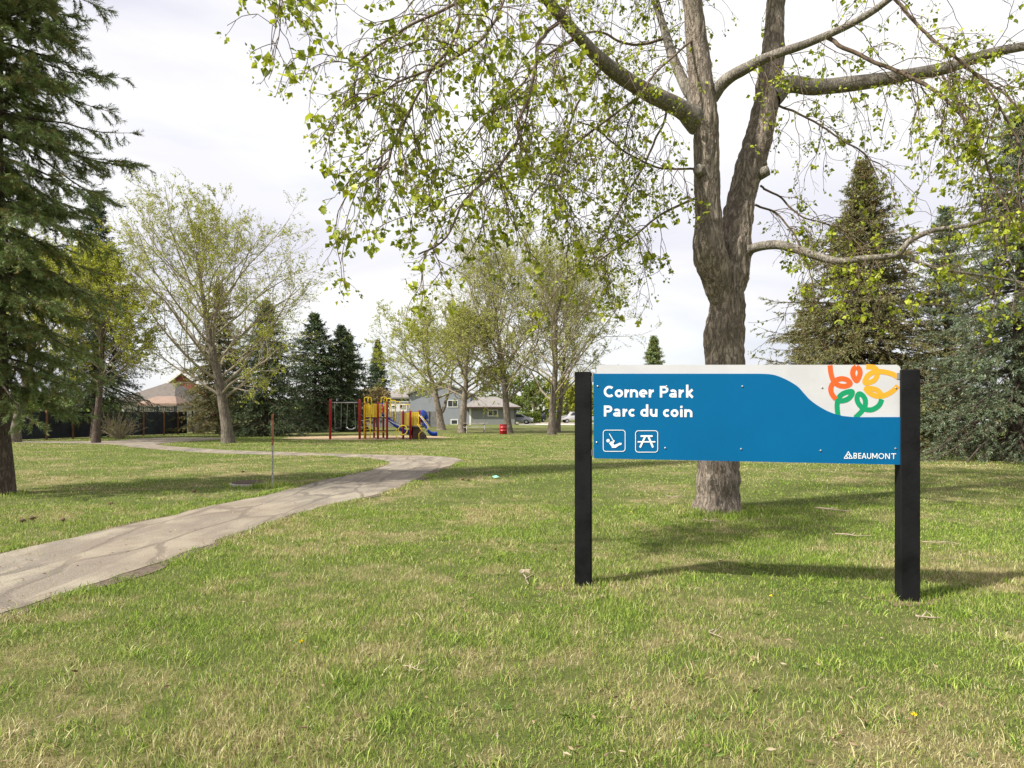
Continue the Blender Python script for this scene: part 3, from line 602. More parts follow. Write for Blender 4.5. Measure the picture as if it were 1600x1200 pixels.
# --- the big balsam-like tree behind the sign
def big_tree():
    rng = np.random.default_rng(11); D0 = 10.53; ox, oy, _ = P3(1121, 797, D0)
    o = thing('poplar_tree', 'big forked tree with furrowed grey trunk and drooping branches behind the sign', 'tree', (ox, oy, 0))
    def w(pts): return np.array([P3(x, y, d) for x, y, d in pts])
    def rad(ws): return np.array(ws)/2/F*D0
    def stem(name, pts, ws, n=60, sides=40, parent=o, rough=1.0, mat=m_bark1, seed=0, flare=False):
        p = smooth_line(w(pts), n); r = np.interp(np.linspace(0, 1, n), np.linspace(0, 1, len(ws)), rad(ws))
        v, q = tubes(p[None], r[None], sides); vv = v.reshape(n, sides, 3); c = p[:, None, :]; dv = vv-c
        k = vv*np.array([14, 14, 2.2]); rid = np.abs(fbm(k, 4, seed)-.5)*2; big = fbm(vv*np.array([2.2, 2.2, 1.5]), 2, seed+5)-.5
        s_ = 1+rough*(.30*(rid-.3))+.16*big
        if flare:
            a = np.arange(sides)*2*pi/sides; hh = np.clip(vv[:, :, 2], 0, 3); s_ = s_+np.exp(-hh*7)*(.10+.13*np.cos(a*5+1)[None])
        vv = c+dv*s_[..., None]; b = MB(); b.add(vv.reshape(-1, 3), [q]); return b.build(name, mat, parent, True)
    stem('trunk', [(1121, 803, D0), (1122, 770, D0), (1122, 730, D0), (1126, 660, D0), (1130, 600, D0), (1131, 550, D0), (1133, 510, D0), (1136, 470, D0), (1140, 430, D0+.04), (1147, 390, D0+.08), (1152, 350, D0+.12), (1161, 300, D0+.2), (1175, 250, D0+.3), (1189, 200, D0+.35), (1199, 150, D0+.35), (1205, 100, D0+.38), (1210, 50, D0+.4), (1212, 0, D0+.5), (1225, -140, D0+.6), (1240, -300, D0+.6)],
         [72, 65, 64, 62, 60, 60, 61, 51, 56, 54, 47, 43, 47, 43, 38, 38, 32, 30, 18, 8], 300, 96, rough=1.1, flare=True)
    stem('stem', [(1133, 510, D0-.02), (1127, 470, D0-.06), (1119, 435, D0-.12), (1110, 400, D0-.18), (1107, 370, D0-.2), (1107, 340, D0-.2), (1105, 300, D0-.2), (1104, 250, D0-.2), (1103, 200, D0-.25), (1098, 150, D0-.25), (1092, 100, D0-.28), (1087, 50, D0-.3), (1080, -20, D0-.4), (1070, -140, D0-.6), (1040, -300, D0-.7)],
         [16, 36, 46, 52, 46, 40, 40, 38, 40, 38, 35, 31, 28, 18, 8], 190, 60, rough=.8, mat=m_bark1, seed=3)
    # limbs: (pixels + own distance), width px at start / end
    limbs = [([(1092, 190, 10.3), (1060, 168, 10.1), (1010, 143, 9.8), (965, 115, 9.4), (925, 80, 9.0), (880, 30, 8.5), (800, -60, 7.8), (680, -130, 7.0), (560, -150, 6.4)], 31, 9),
             ([(1090, 165, 10.3), (1068, 128, 10.5), (1050, 85, 10.8), (1036, 40, 11.1), (1010, -40, 11.4), (960, -160, 11.6)], 19, 7),
             ([(1112, 150, 10.3), (1136, 124, 10.1), (1167, 106, 9.8), (1205, 87, 9.5), (1271, 64, 9.1), (1360, 20, 8.7), (1460, -60, 8.2)], 20, 9),
             ([(1205, 150, 10.9), (1233, 132, 10.9), (1275, 136, 10.8), (1337, 130, 10.6), (1392, 122, 10.3), (1471, 108, 10.0), (1520, 92, 9.8), (1575, 77, 9.5), (1700, 60, 9.0), (1800, 80, 8.6)], 29, 10),
             ([(1160, 404, 10.6), (1175, 389, 10.4), (1200, 383, 10.2), (1225, 384, 10.0), (1267, 397, 9.7), (1308, 408, 9.5), (1350, 404, 9.3), (1400, 398, 9.1), (1421, 377, 9.0), (1458, 360, 8.9), (1504, 354, 8.8), (1570, 338, 8.7), (1650, 345, 8.6)], 16, 5),
             ([(1400, 399, 9.1), (1425, 406, 9.1), (1460, 418, 9.0), (1512, 427, 8.9), (1570, 436, 8.9), (1640, 450, 8.8)], 6.5, 3)]
    small = [([(800, -60, 7.8), (785, 10, 7.1), (753, 60, 6.5), (703, 94, 6.4), (669, 110, 6.4), (625, 127, 6.3), (594, 147, 6.3), (559, 158, 6.3)], 7, 3),
             ([(680, -130, 7.0), (704, -40, 6.8), (712, 50, 6.6), (675, 110, 6.5), (656, 144, 6.5), (637, 185, 6.4), (619, 216, 6.3), (603, 254, 6.3), (586, 285, 6.2)], 7, 3),
             ([(880, 30, 8.5), (858, 48, 8.0), (840, 79, 7.4), (834, 122, 7.3), (825, 154, 7.2), (812, 191, 7.1), (800, 229, 7.0), (769, 272, 6.8), (731, 310, 6.6), (712, 341, 6.5), (690, 378, 6.4), (650, 400, 6.3)], 9, 3),
             ([(945, 97, 9.2), (912, 144, 8.8), (890, 194, 8.6), (875, 235, 8.5), (862, 263, 8.4), (872, 310, 8.3), (892, 357, 8.2)], 5, 2.4),
             ([(1005, 146, 9.8), (947, 188, 9.3), (906, 219, 9.0), (869, 247, 8.7), (828, 266, 8.5), (766, 279, 8.2), (700, 300, 8.0)], 6, 2.6),
             ([(1040, 168, 10), (1037, 190, 9.9), (1004, 260, 9.6), (975, 315, 9.4), (950, 360, 9.2), (934, 380, 9.1)], 5.5, 2.4),
             ([(1090, 308, 10.3), (1033, 335, 10.0), (992, 368, 9.7), (950, 397, 9.5), (905, 430, 9.3)], 5.5, 2.4),
             ([(1090, 264, 10.3), (1033, 262, 10.0), (975, 237, 9.6), (940, 205, 9.2), (900, 190, 9)], 5, 2.4),
             ([(1205, 160, 10.9), (1240, 175, 10.8), (1267, 189, 10.7), (1317, 218, 10.5), (1350, 242, 10.4), (1372, 280, 10.3)], 5, 2.4),
             ([(1288, 56, 9.05), (1367, 97, 8.7), (1429, 122, 8.4), (1483, 160, 8.1), (1525, 218, 7.9), (1560, 300, 7.8), (1600, 370, 7.8)], 9, 3.2),
             ([(1500, 100, 9.9), (1542, 127, 9.7), (1579, 156, 9.5), (1620, 200, 9.4)], 6, 3),
             ([(1180, 320, 10.8), (1215, 335, 10.8), (1240, 365, 10.7), (1262, 420, 10.6), (1275, 470, 10.6)], 4.5, 2.2),
             ([(1188, 290, 10.8), (1220, 310, 10.8), (1255, 340, 10.7), (1290, 350, 10.6), (1330, 375, 10.5)], 4.5, 2.2),
             ([(1470, 112, 10), (1500, 170, 9.8), (1530, 250, 9.7), (1545, 330, 9.6)], 5, 2.4),
             ([(1395, -5, 8.5), (1455, 60, 8.3), (1530, 120, 8.0), (1590, 220, 7.8), (1620, 300, 7.7)], 7, 3),
             ([(790, -70, 7.7), (720, 0, 7.2), (640, 40, 6.8), (580, 80, 6.6), (545, 110, 6.5)], 8, 3),
             ([(560, -150, 6.4), (500, -120, 6.0), (450, -80, 5.8), (410, -20, 5.6)], 4, 1.8),
             ([(900, 60, 8.8), (850, 90, 8.4), (810, 140, 8.1), (775, 170, 7.9), (745, 215, 7.8)], 6, 2.6),
             ([(1040, 60, 11), (990, 70, 10.8), (930, 50, 10.6), (880, 70, 10.5), (850, 110, 10.4)], 6, 2.6),
             ([(1085, 60, 10.2), (1050, 90, 9.8), (1020, 120, 9.6), (985, 180, 9.4), (975, 235, 9.3)], 5, 2.4)]
    prim = []
    for pts, w0, w1 in limbs:
        p = smooth_line(w(pts), 60); dd = np.interp(np.linspace(0, 1, 60), np.linspace(0, 1, len(pts)), [q[2] for q in pts]); r = np.linspace(w0, w1, 60)/2/F*dd
        r *= 1+.12*(fbm(p*4, 2, 4)-.5)*2; r[:6] *= np.linspace(1.35, 1, 6)
        b = MB(); v, q = tubes(p[None], r[None], 16); b.add(v, [q]); b.build('limb', m_bark2, o, True); prim.append(p)
    bt = MB()
    for pts, w0, w1 in small:
        p = smooth_line(w(pts), 60); p[3:] += (fbm(p[3:]*3, 2, 8)[:, None]-.5)*.12; dd = pts[len(pts)//2][2]; r = np.linspace(w0*.8, w1*.8, 60)/2/F*dd
        v, q = tubes(p[None], r[None], 7); bt.add(v, [q]); prim.append(p)
    # hanging shoots
    lens = [np.linalg.norm(np.diff(p, axis=0), axis=1).sum() for p in prim]
    St, Dd = [], []
    for i, p in enumerate(prim):
        thin = i >= len(limbs); k = int(lens[i]*(7.5 if thin else 6)); t = rng.uniform(.08 if thin else .28, 1, k); f = (t*58).astype(int)
        T = nrm(p[f+1]-p[f]); r = rng.normal(size=(k, 3)); r = nrm(r-T*np.sum(r*T, -1, keepdims=True))
        St.append(p[f]); Dd.append(T*.6+r*.9+np.array([0, 0, -.1]))
    St = np.concatenate(St); Dd = np.concatenate(Dd)
    L = rng.uniform(.35, 1.35, len(St)); Pa = grow(St, Dd, L, 10, .16, np.array([0, 0, -.42]), rng); add_tubes(bt, Pa, .0065, .0032, 5)
    s2, d2, p2, t2 = kids(Pa, 4, .2, 1, .8, rng, .3); L2 = rng.uniform(.12, .6, len(s2)); Pb = grow(s2, d2, L2, 7, .2, np.array([0, 0, -.30]), rng); add_tubes(bt, Pb, .0038, .0024, 4)
    s3, d3, p3, t3 = kids(Pb, 2, .3, 1, .8, rng, .3); L3 = rng.uniform(.05, .18, len(s3)); Pc = grow(s3, d3, L3, 3, .2, np.array([0, 0, -.1]), rng); add_tubes(bt, Pc, .0026, .002, 3)
    # the crown goes on above the picture and shades the lawn
    up_s = []; up_d = []
    for px_, dz in ((1075, -.6), (1228, .6)):
        for i in range(20):
            yy = rng.uniform(-420, -60); up_s.append(P3(px_+rng.normal(0, 4), yy, D0+dz)); a = i*2.4+dz; el = rng.uniform(.15, 1.0); up_d.append((cos(a)*cos(el), sin(a)*cos(el), sin(el)))
    Pu = grow(np.array(up_s), np.array(up_d), rng.uniform(2.6, 4.8, 40), 12, .1, np.array([0, 0, .05]), rng)
    bu = MB(); add_tubes(bu, Pu, .05, .012, 8); bu.build('limb', m_bark2, o, True)
    su, du, _, _ = kids(Pu, 12, .15, 1, .8, rng, .3); Pv = grow(su, du, rng.uniform(.6, 1.6, len(su)), 7, .15, np.array([0, 0, -.1]), rng); add_tubes(bt, Pv, .009, .004, 4)
    su, du, _, _ = kids(Pv, 6, .15, 1, .8, rng, .3); Pw = grow(su, du, rng.uniform(.2, .7, len(su)), 4, .15, np.array([0, 0, -.2]), rng); add_tubes(bt, Pw, .004, .003, 3)
    bt.build('twigs', m_twig, o, True)
    # leaf bunches at the shoot ends
    tips = np.concatenate([Pc[:, -1], Pb[:, -1], Pa[:, -1]]); keep = rng.random(len(tips)) < np.where(tips[:, 1] < 8.0, .72, .55); tips = np.concatenate([tips[keep], Pw[:, -1], Pw[:, 2]])
    cs = rng.integers(3, 8, len(tips)); par = np.repeat(np.arange(len(tips)), cs); m = len(par)
    big = (np.clip(rng.normal(1, .35, len(tips)), .45, 1.8)*np.where(tips[:, 1] < 8, 1.0, 1.0))[par]
    d = rng.normal(size=(m, 3)); d[:, 2] -= .15; d = nrm(d); size = .052*big*rng.uniform(.6, 1.3, m)
    pos = tips[par]+d*.022+rng.normal(0, .022, (m, 3)); d2 = nrm(d+np.array([0, 0, -.5])); b = MB(); add_leaves(b, pos, d2, size, rng, .86, .16, .36)
    b.build('foliage', m_leafA, o)
    # pruned knot on the left stem and on the right fork
    for (x, y, dd, ax) in ((1092, 266, D0-.36, (-.5, -.8, .1)), (1196, 268, D0+.1, (.8, -.5, .25))):
        q = np.array(P3(x, y, dd)); a = np.array(ax); b = MB(); b.tube([q-a*.12, q, q+a*.05, q+a*.06], [.1, .085, .078, .05], 16); b.build('pruned_stub', m_bark2, o, True)
    return o
big_tree()

# --- spruces
spruce('big dark green spruce at the left edge, nearest to the path', 0, Y=12.6, X=-9.62, top_y=-760, half=188, seed=21, mat=m_spr1, z0=2.0, needles=17, nsz=.16, wire=.006, dens=1.0, droop=.3, r0=.25, full=2.4, cones=300, ragged=.4, pw=.62)
spruce('spruce with a brown thin top rising behind yellow green leaves at left', 150, Y=41, top_y=303, half=92, seed=22, mat=m_spr4, z0=2.3, nsz=.2, wire=.018, r0=.26)
spruce('dark spruce behind the leaning pale trunk', 342, Y=50, top_y=448, half=76, seed=23, mat=m_spr2, z0=.5, nsz=.2, wire=.022, dens=1.1)
spruce('dark spruce right of the leaning pale trunk, wide low boughs', 415, Y=45, top_y=474, half=92, seed=24, mat=m_spr4, z0=.4, nsz=.2, wire=.022, dens=1.1)
spruce('deep green spruce behind the swing bar, tallest of its cluster', 492, Y=56, top_y=494, half=98, seed=25, mat=m_spr4, z0=.5, nsz=.24, wire=.03, dens=1.0)
spruce('deep green spruce left of the yellow ladder, beside the tallest one', 534, Y=58, top_y=514, half=80, seed=26, mat=m_spr4, z0=.5, nsz=.24, wire=.03)
spruce('narrow dark spruce standing alone above the grey house roof', 590, Y=104, top_y=534, half=34, seed=27, mat=m_spr4, z0=.6, nsz=.3, wire=.035)
spruce('brownish green spruce with a pointed tip behind the right sign post', 1347, Y=27, top_y=262, half=190, seed=28, mat=m_spr2, z0=.4, nsz=.17, wire=.016, dens=2.0, cones=600, r0=.25, full=1.35, pw=.85, ragged=.42)
spruce('shorter spruce half hidden left of the pointed spruce', 1262, Y=33, top_y=448, half=62, seed=29, mat=m_spr2, z0=.4, nsz=.18, wire=.016, dens=1.3)
spruce('large blue green spruce at the right edge with boughs down to the grass', 1592, Y=21.5, top_y=190, half=200, seed=30, mat=m_spr3, z0=.12, nsz=.16, wire=.012, dens=1.25, droop=.5, r0=.3, full=1.9, pw=.75)
spruce('blue green spruce between the pointed one and the right edge', 1478, Y=29, top_y=330, half=95, seed=31, mat=m_spr3, z0=.2, nsz=.17, wire=.015, dens=1.4)
spruce('small far spruce showing just above the left half of the sign', 1022, Y=70, top_y=530, half=40, seed=32, mat=m_spr1, z0=.4, nsz=.3, wire=.035)
# --- leafing trees
poplar('leaning pale poplar with wide airy crown between path and playground', 357, 692, top_y=285, half=168, seed=41, lean=(-1.9, 0), r0=.27, nl=30, leaves=52000, lsize=.066, mat=m_leafC, t0=.2, k2=10, up=.17, a1=.95)
poplar('yellow green leafy tree at far left, its trunk next to the dark fence', 22, 691, top_y=350, half=125, seed=42, lean=(2.0, 0), r0=.26, nl=22, leaves=34000, lsize=.085, mat=m_leafC, t0=.34)
poplar('yellow green leafy tree with a dark trunk left of the bare shrub', 150, 692, top_y=325, half=92, seed=52, lean=(.6, 0), r0=.17, nl=24, leaves=42000, lsize=.08, mat=m_leafC, t0=.3, up=.15, bmat=m_bark3)
poplar('low crooked tree with a forked trunk in front of the grey house', 690, 672, top_y=488, half=100, seed=43, lean=(-1.6, 0), r0=.34, fork=(1.35, .75), nl=20, leaves=56000, lsize=.085, mat=m_leafC, t0=.34, a1=1.0, up=.06, bmat=m_bark1)
poplar('stout tree with one thick trunk left of the picnic table', 722, 676, top_y=478, half=86, seed=44, lean=(.4, 0), r0=.3, nl=20, leaves=52000, lsize=.085, mat=m_leafB, t0=.34, a1=1.0, up=.08, bmat=m_bark1)
poplar('tall airy poplar beside the red barrel', 795, 677, top_y=366, half=138, seed=45, lean=(-1.3, 0), r0=.27, nl=30, leaves=60000, lsize=.075, mat=m_leafB, t0=.2, a1=.85, up=.18)
poplar('tall airy poplar nearest the sign, its trunk paired with a thinner one', 862, 679, top_y=362, half=150, seed=46, lean=(.5, 0), r0=.27, nl=30, leaves=60000, lsize=.075, mat=m_leafB, t0=.2, a1=.9, up=.18)
poplar('thinner poplar trunk close behind the poplar nearest the sign', 871, 675, top_y=430, half=90, seed=47, lean=(1.2, 0), r0=.2, nl=16, leaves=24000, lsize=.085, mat=m_leafB, t0=.3)
poplar('narrow columnar poplar rising behind the cluster of dark spruces', 547, Y=68, top_y=488, half=15, seed=48, r0=.16, nl=26, leaves=9000, lsize=.13, mat=m_leafD, t0=.15, a1=.35, up=.6, name='columnar_poplar', flare=1.9)
for i, (px, Y, ty, hf, m, lab) in enumerate([(835, 128, 600, 36, m_leafD, 'green bushy tree across the road above the dark parked car'), (885, 122, 598, 34, m_leafC, 'bright green bushy tree across the road behind the white pickup'),
                                        (790, 135, 585, 42, m_leafD, 'green tree behind the garage roof'), (920, 130, 606, 34, m_leafC, 'low bright tree behind the left sign post')]):
    poplar(lab, px, Y=Y, top_y=ty, half=hf, seed=60+i, r0=.2, nl=18, leaves=12000, lsize=.26, mat=m, t0=.06, name='bushy_tree', k2=7, k3=5, a1=1.1)

def far_wood():
    rng = np.random.default_rng(77); n = 60000; a = rng.uniform(-1.05, 1.05, n); d = rng.uniform(165, 190, n); x = np.sin(a)*d*1.3; y = np.cos(a)*d*.6+75
    hmax = 3+4.5*fbm(np.stack([x*.06, y*.06, x*0], -1), 3, 5); z = rng.uniform(0, 1, n)**.8*hmax
    b = MB(); add_leaves(b, np.stack([x, y, z], -1), rng.normal(size=(n, 3)), rng.uniform(.5, 1.1, n), rng, .8, 0)
    o = b.build('far_trees', m_leafD); o['kind'] = 'stuff'; o['label'] = 'far belt of green trees along the horizon beyond the park'; o['category'] = 'trees'
far_wood()
def shrub():
    rng = np.random.default_rng(3); x, y, _ = G(187, 686); o = thing('bare_shrub', 'leafless fan shaped shrub in front of the dark fence', 'shrub', (x, y, 0)); k = 70
    az = rng.uniform(0, 2*pi, k); el = rng.uniform(.45, 1.35, k); D = np.stack([np.cos(az)*np.cos(el), np.sin(az)*np.cos(el), np.sin(el)], -1); P = grow(np.tile([[x, y, 0.]], (k, 1))+rng.normal(0, .12, (k, 3))*[1, 1, 0], D, rng.uniform(.9, 1.6, k), 6, .06, [0, 0, .02], rng)
    b = MB(); add_tubes(b, P, .016, .006, 4); s2, d2, p2, t2 = kids(P, 5, .3, 1, .5, rng); Q = grow(s2, d2, rng.uniform(.2, .6, len(s2)), 3, .08, [0, 0, .03], rng); add_tubes(b, Q, .008, .004, 3); b.build('stems', m_twig2, o)
    s3, d3, _, _ = kids(Q, 2, .3, 1, .7, rng); b = MB(); add_leaves(b, s3, d3, .05, rng, .6, 0); b.build('foliage', m_leafC, o)
shrub()
def hedge(label, x0, x1, y0, y1, h, mat, seed, n=9000, ls=.22):
    rng = np.random.default_rng(seed); o = thing('hedge', label, 'hedge', ((x0+x1)/2, (y0+y1)/2, 0)); x = rng.uniform(x0, x1, n); y = rng.uniform(y0, y1, n); z = rng.uniform(0, 1, n)**.6*h*(.75+.4*fbm(np.stack([x*.6, y*.6, x*0], -1), 2, seed))
    b = MB(); add_leaves(b, np.stack([x, y, z], -1), rng.normal(size=(n, 3)), rng.uniform(.5, 1.2, n)*ls, rng, .8, 0); b.build('foliage', mat, o)
    b = MB()
    for i in range(12):
        xx = x0+(x1-x0)*(i+.5)/12; b.tube([(xx, (y0+y1)/2, -.05), (xx+.1, (y0+y1)/2, h*.6)], [.04, .015], 5)
    b.build('stems', m_bark3, o)
hedge('clipped green hedge right of the garage, behind the silver car', 1.0, 4.4, 103, 106, 1.7, m_leafD, 4)
hedge('tawny shrubs above the fence behind the yellow ladder', XA(560, 76), XA(606, 76), 75, 78, 4.3, paint('tawny_leaves', (.20, .15, .06), .8, .3, 3, 0), 6, 6000, .2)

# ------------------------------------------------------------------ fences
def fence(name, label, p0, p1, h, mat, pmat, postpx=None, nposts=4, bw=.14):
    p0, p1 = np.array(p0), np.array(p1); L = np.linalg.norm(p1-p0); d = (p1-p0)/L; a = math.atan2(d[1], d[0]); nrmv = np.array([d[1], -d[0]])
    o = thing(name, label, 'fence', (*((p0+p1)/2), 0)); b = MB(); rng = np.random.default_rng(8); nb = int(L/bw)
    for i in range(nb):
        c = p0+d*(i+.5)*L/nb; hh = h+rng.uniform(-.012, .012); b.box(c[0]-bw*.47, c[0]+bw*.47, c[1]-.011, c[1]+.011, .04, hh, a, c)
    b.build('boards', mat, o)
    for z in (.3, h-.3):
        b = MB(); c = (p0+p1)/2-nrmv*.035; b.box(c[0]-L/2, c[0]+L/2, c[1]-.02, c[1]+.02, z-.045, z+.045, a, c); b.build('rail', mat, o)
    ts = [t for t in postpx] if postpx else [L*(i+.5)/nposts for i in range(nposts)]
    for t_ in ts:
        c = p0+d*t_+nrmv*.06; b = MB(); b.box(c[0]-.055, c[0]+.055, c[1]-.04, c[1]+.04, -.1, h+.06, a, c, bev=.008); b.build('post', pmat, o)
    return o
FL0, FL1 = G(-60, 691.5), G(292, 678)
fd = np.array(FL1[:2])-np.array(FL0[:2]); fl_ = np.linalg.norm(fd)
def on_fence(px):
    k = (px-CX)/F; d = fd/fl_; return (FL0[0]-k*FL0[1])/(k*d[1]-d[0])
fence('board_fence', 'charcoal board fence with cedar posts at the left edge of the park', FL0[:2], FL1[:2], 1.62, m_fence, m_cedar, [on_fence(p) for p in (-20, 28, 72, 113, 168, 223, 255, 277)])
fence('board_fence', 'beige board fence half hidden behind the leaning poplar trunk', G(294, 676)[:2], G(346, 673)[:2], 1.0, m_fence3, m_fence3, None, 4)
fence('board_fence', 'weathered grey board fence running behind the playground', (XA(436, 74), 74), (XA(684, 73), 73), 1.72, m_fence2, m_fence2, None, 9, .2)

# ------------------------------------------------------------------ buildings
def window(px0, px1, py0, py1, Y, parent, frame=.1, mull=1, name='window'):
    x0, x1 = XA(px0, Y), XA(px1, Y); z1, z0 = HC+(HY-py0)/F*Y, HC+(HY-py1)/F*Y
    b = MB()
    for a_ in ((x0, x1, z1-frame, z1), (x0, x1, z0, z0+frame), (x0, x0+frame, z0+frame, z1-frame), (x1-frame, x1, z0+frame, z1-frame)): b.box(a_[0], a_[1], Y-.06, Y-.002, a_[2], a_[3])
    for i in range(mull):
        xm = x0+(x1-x0)*(i+1)/(mull+1); b.box(xm-.03, xm+.03, Y-.05, Y-.002, z0+frame, z1-frame)
    w_ = b.build(name, m_wfr, parent); b = MB(); b.box(x0+frame, x1-frame, Y-.02, Y-.006, z0+frame, z1-frame); b.build('pane', m_glass, w_); return w_
def gable(b, x0, x1, y0, y1, z0, z1, ov=.4, th=.18):
    """gable roof, ridge along Y (gable faces the viewer)"""
    xm = (x0+x1)/2; s_ = (z1-z0)/(xm-x0); e = ov
    for sg in (-1, 1):
        xe = xm+sg*((x1-x0)/2+e); ze = z0-s_*e
        p = [(xm, y0-e, z1), (xe, y0-e, ze), (xe, y0-e, ze+th), (xm, y0-e, z1+th)]; b.prism(p if sg > 0 else p[::-1], (0, y1-y0+2*e, 0))
def house():
    Yh = 93.; o = thing('house', 'grey sided house with attached low garage beyond the picnic table', 'house', (XA(690, Yh), Yh, 0))
    x0, x1 = XA(640, Yh), XA(735, Yh); xm = (x0+x1)/2
    b = MB(); b.prism([(x0, Yh, -.1), (x1, Yh, -.1), (x1, Yh, 4.2), (xm, Yh, 5.75), (x0, Yh, 4.2)], (0, 12, 0)); b.build('wall', m_sid, o, label='pale grey gable wall of the main house')
    b = MB(); gable(b, x0, x1, Yh, Yh+12, 4.2, 5.78); b.build('roof', m_shing, o, label='main gable roof')
    xw = XA(596, Yh+1); b = MB(); b.box(xw, x0-.003, Yh+1, Yh+10, -.1, 3.75); b.build('wall', m_sid2, o, label='low left wing wall')
    # hipped roof of the left wing
    a0, a1, b0, b1 = xw-.6, x0+.3, Yh+.4, Yh+10.6; zr, ze = 5.6, 3.75; v = [(a0, b0, ze), (a1, b0, ze), (a1, b1, ze), (a0, b1, ze), (a0+3.6, Yh+5.5, zr), (a1, Yh+5.5, zr), (a0, b0, ze-.2), (a1, b0, ze-.2), (a1, b1, ze-.2), (a0, b1, ze-.2)]
    b = MB(); b.add(v, [(0, 1, 5, 4), (3, 0, 4), (2, 3, 4, 5), (0, 6, 7, 1), (3, 9, 6, 0), (9, 8, 7, 6), (1, 7, 8, 2), (1, 2, 5)]); b.build('roof', m_shing, o, label='hipped roof of the left wing')
    Yg = 91.; gx0, gx1 = XA(733, Yg), XA(806, Yg)
    b = MB(); b.box(gx0, gx1, Yg, Yg+7.5, -.1, 2.35); b.build('wall', m_sid2, o, label='greenish grey garage wall')
    e = .7; ze, zr = 2.38, 3.85; v = [(gx0-e, Yg-e, ze), (gx1+e, Yg-e, ze), (gx1+e, Yg+8.2, ze), (gx0-e, Yg+8.2, ze), (gx0+1.0, Yg+3.7, zr), (gx1-2.7, Yg+3.7, zr), (gx0-e, Yg-e, ze-.18), (gx1+e, Yg-e, ze-.18), (gx1+e, Yg+8.2, ze-.18), (gx0-e, Yg+8.2, ze-.18)]
    b = MB(); b.add(v, [(0, 1, 5, 4), (1, 2, 5), (2, 3, 4, 5), (3, 0, 4), (9, 8, 7, 6)]); b.build('roof', m_shing, o, label='low hipped garage roof')
    b = MB(); b.add(v, [(0, 6, 7, 1), (3, 9, 6, 0), (1, 7, 8, 2)]); b.build('fascia', m_brn, o)
    b = MB(); b.box(gx0+.02, gx0+.28, Yg-.05, Yg-.003, 0, 2.18); b.build('corner_trim', m_wfr, o)
    b = MB(); b.tube([(gx1-.1, Yg-.08, 2.2), (gx1-.1, Yg-.08, .05)], .06, 8); b.build('downspout', m_brn, o)
    window(699, 716, 625, 636.5, Yh, o); window(704, 716, 655, 664, Yh, o, .14, 0, 'basement_window'); window(762, 778, 640, 650.5, Yg, o, .12)
house()
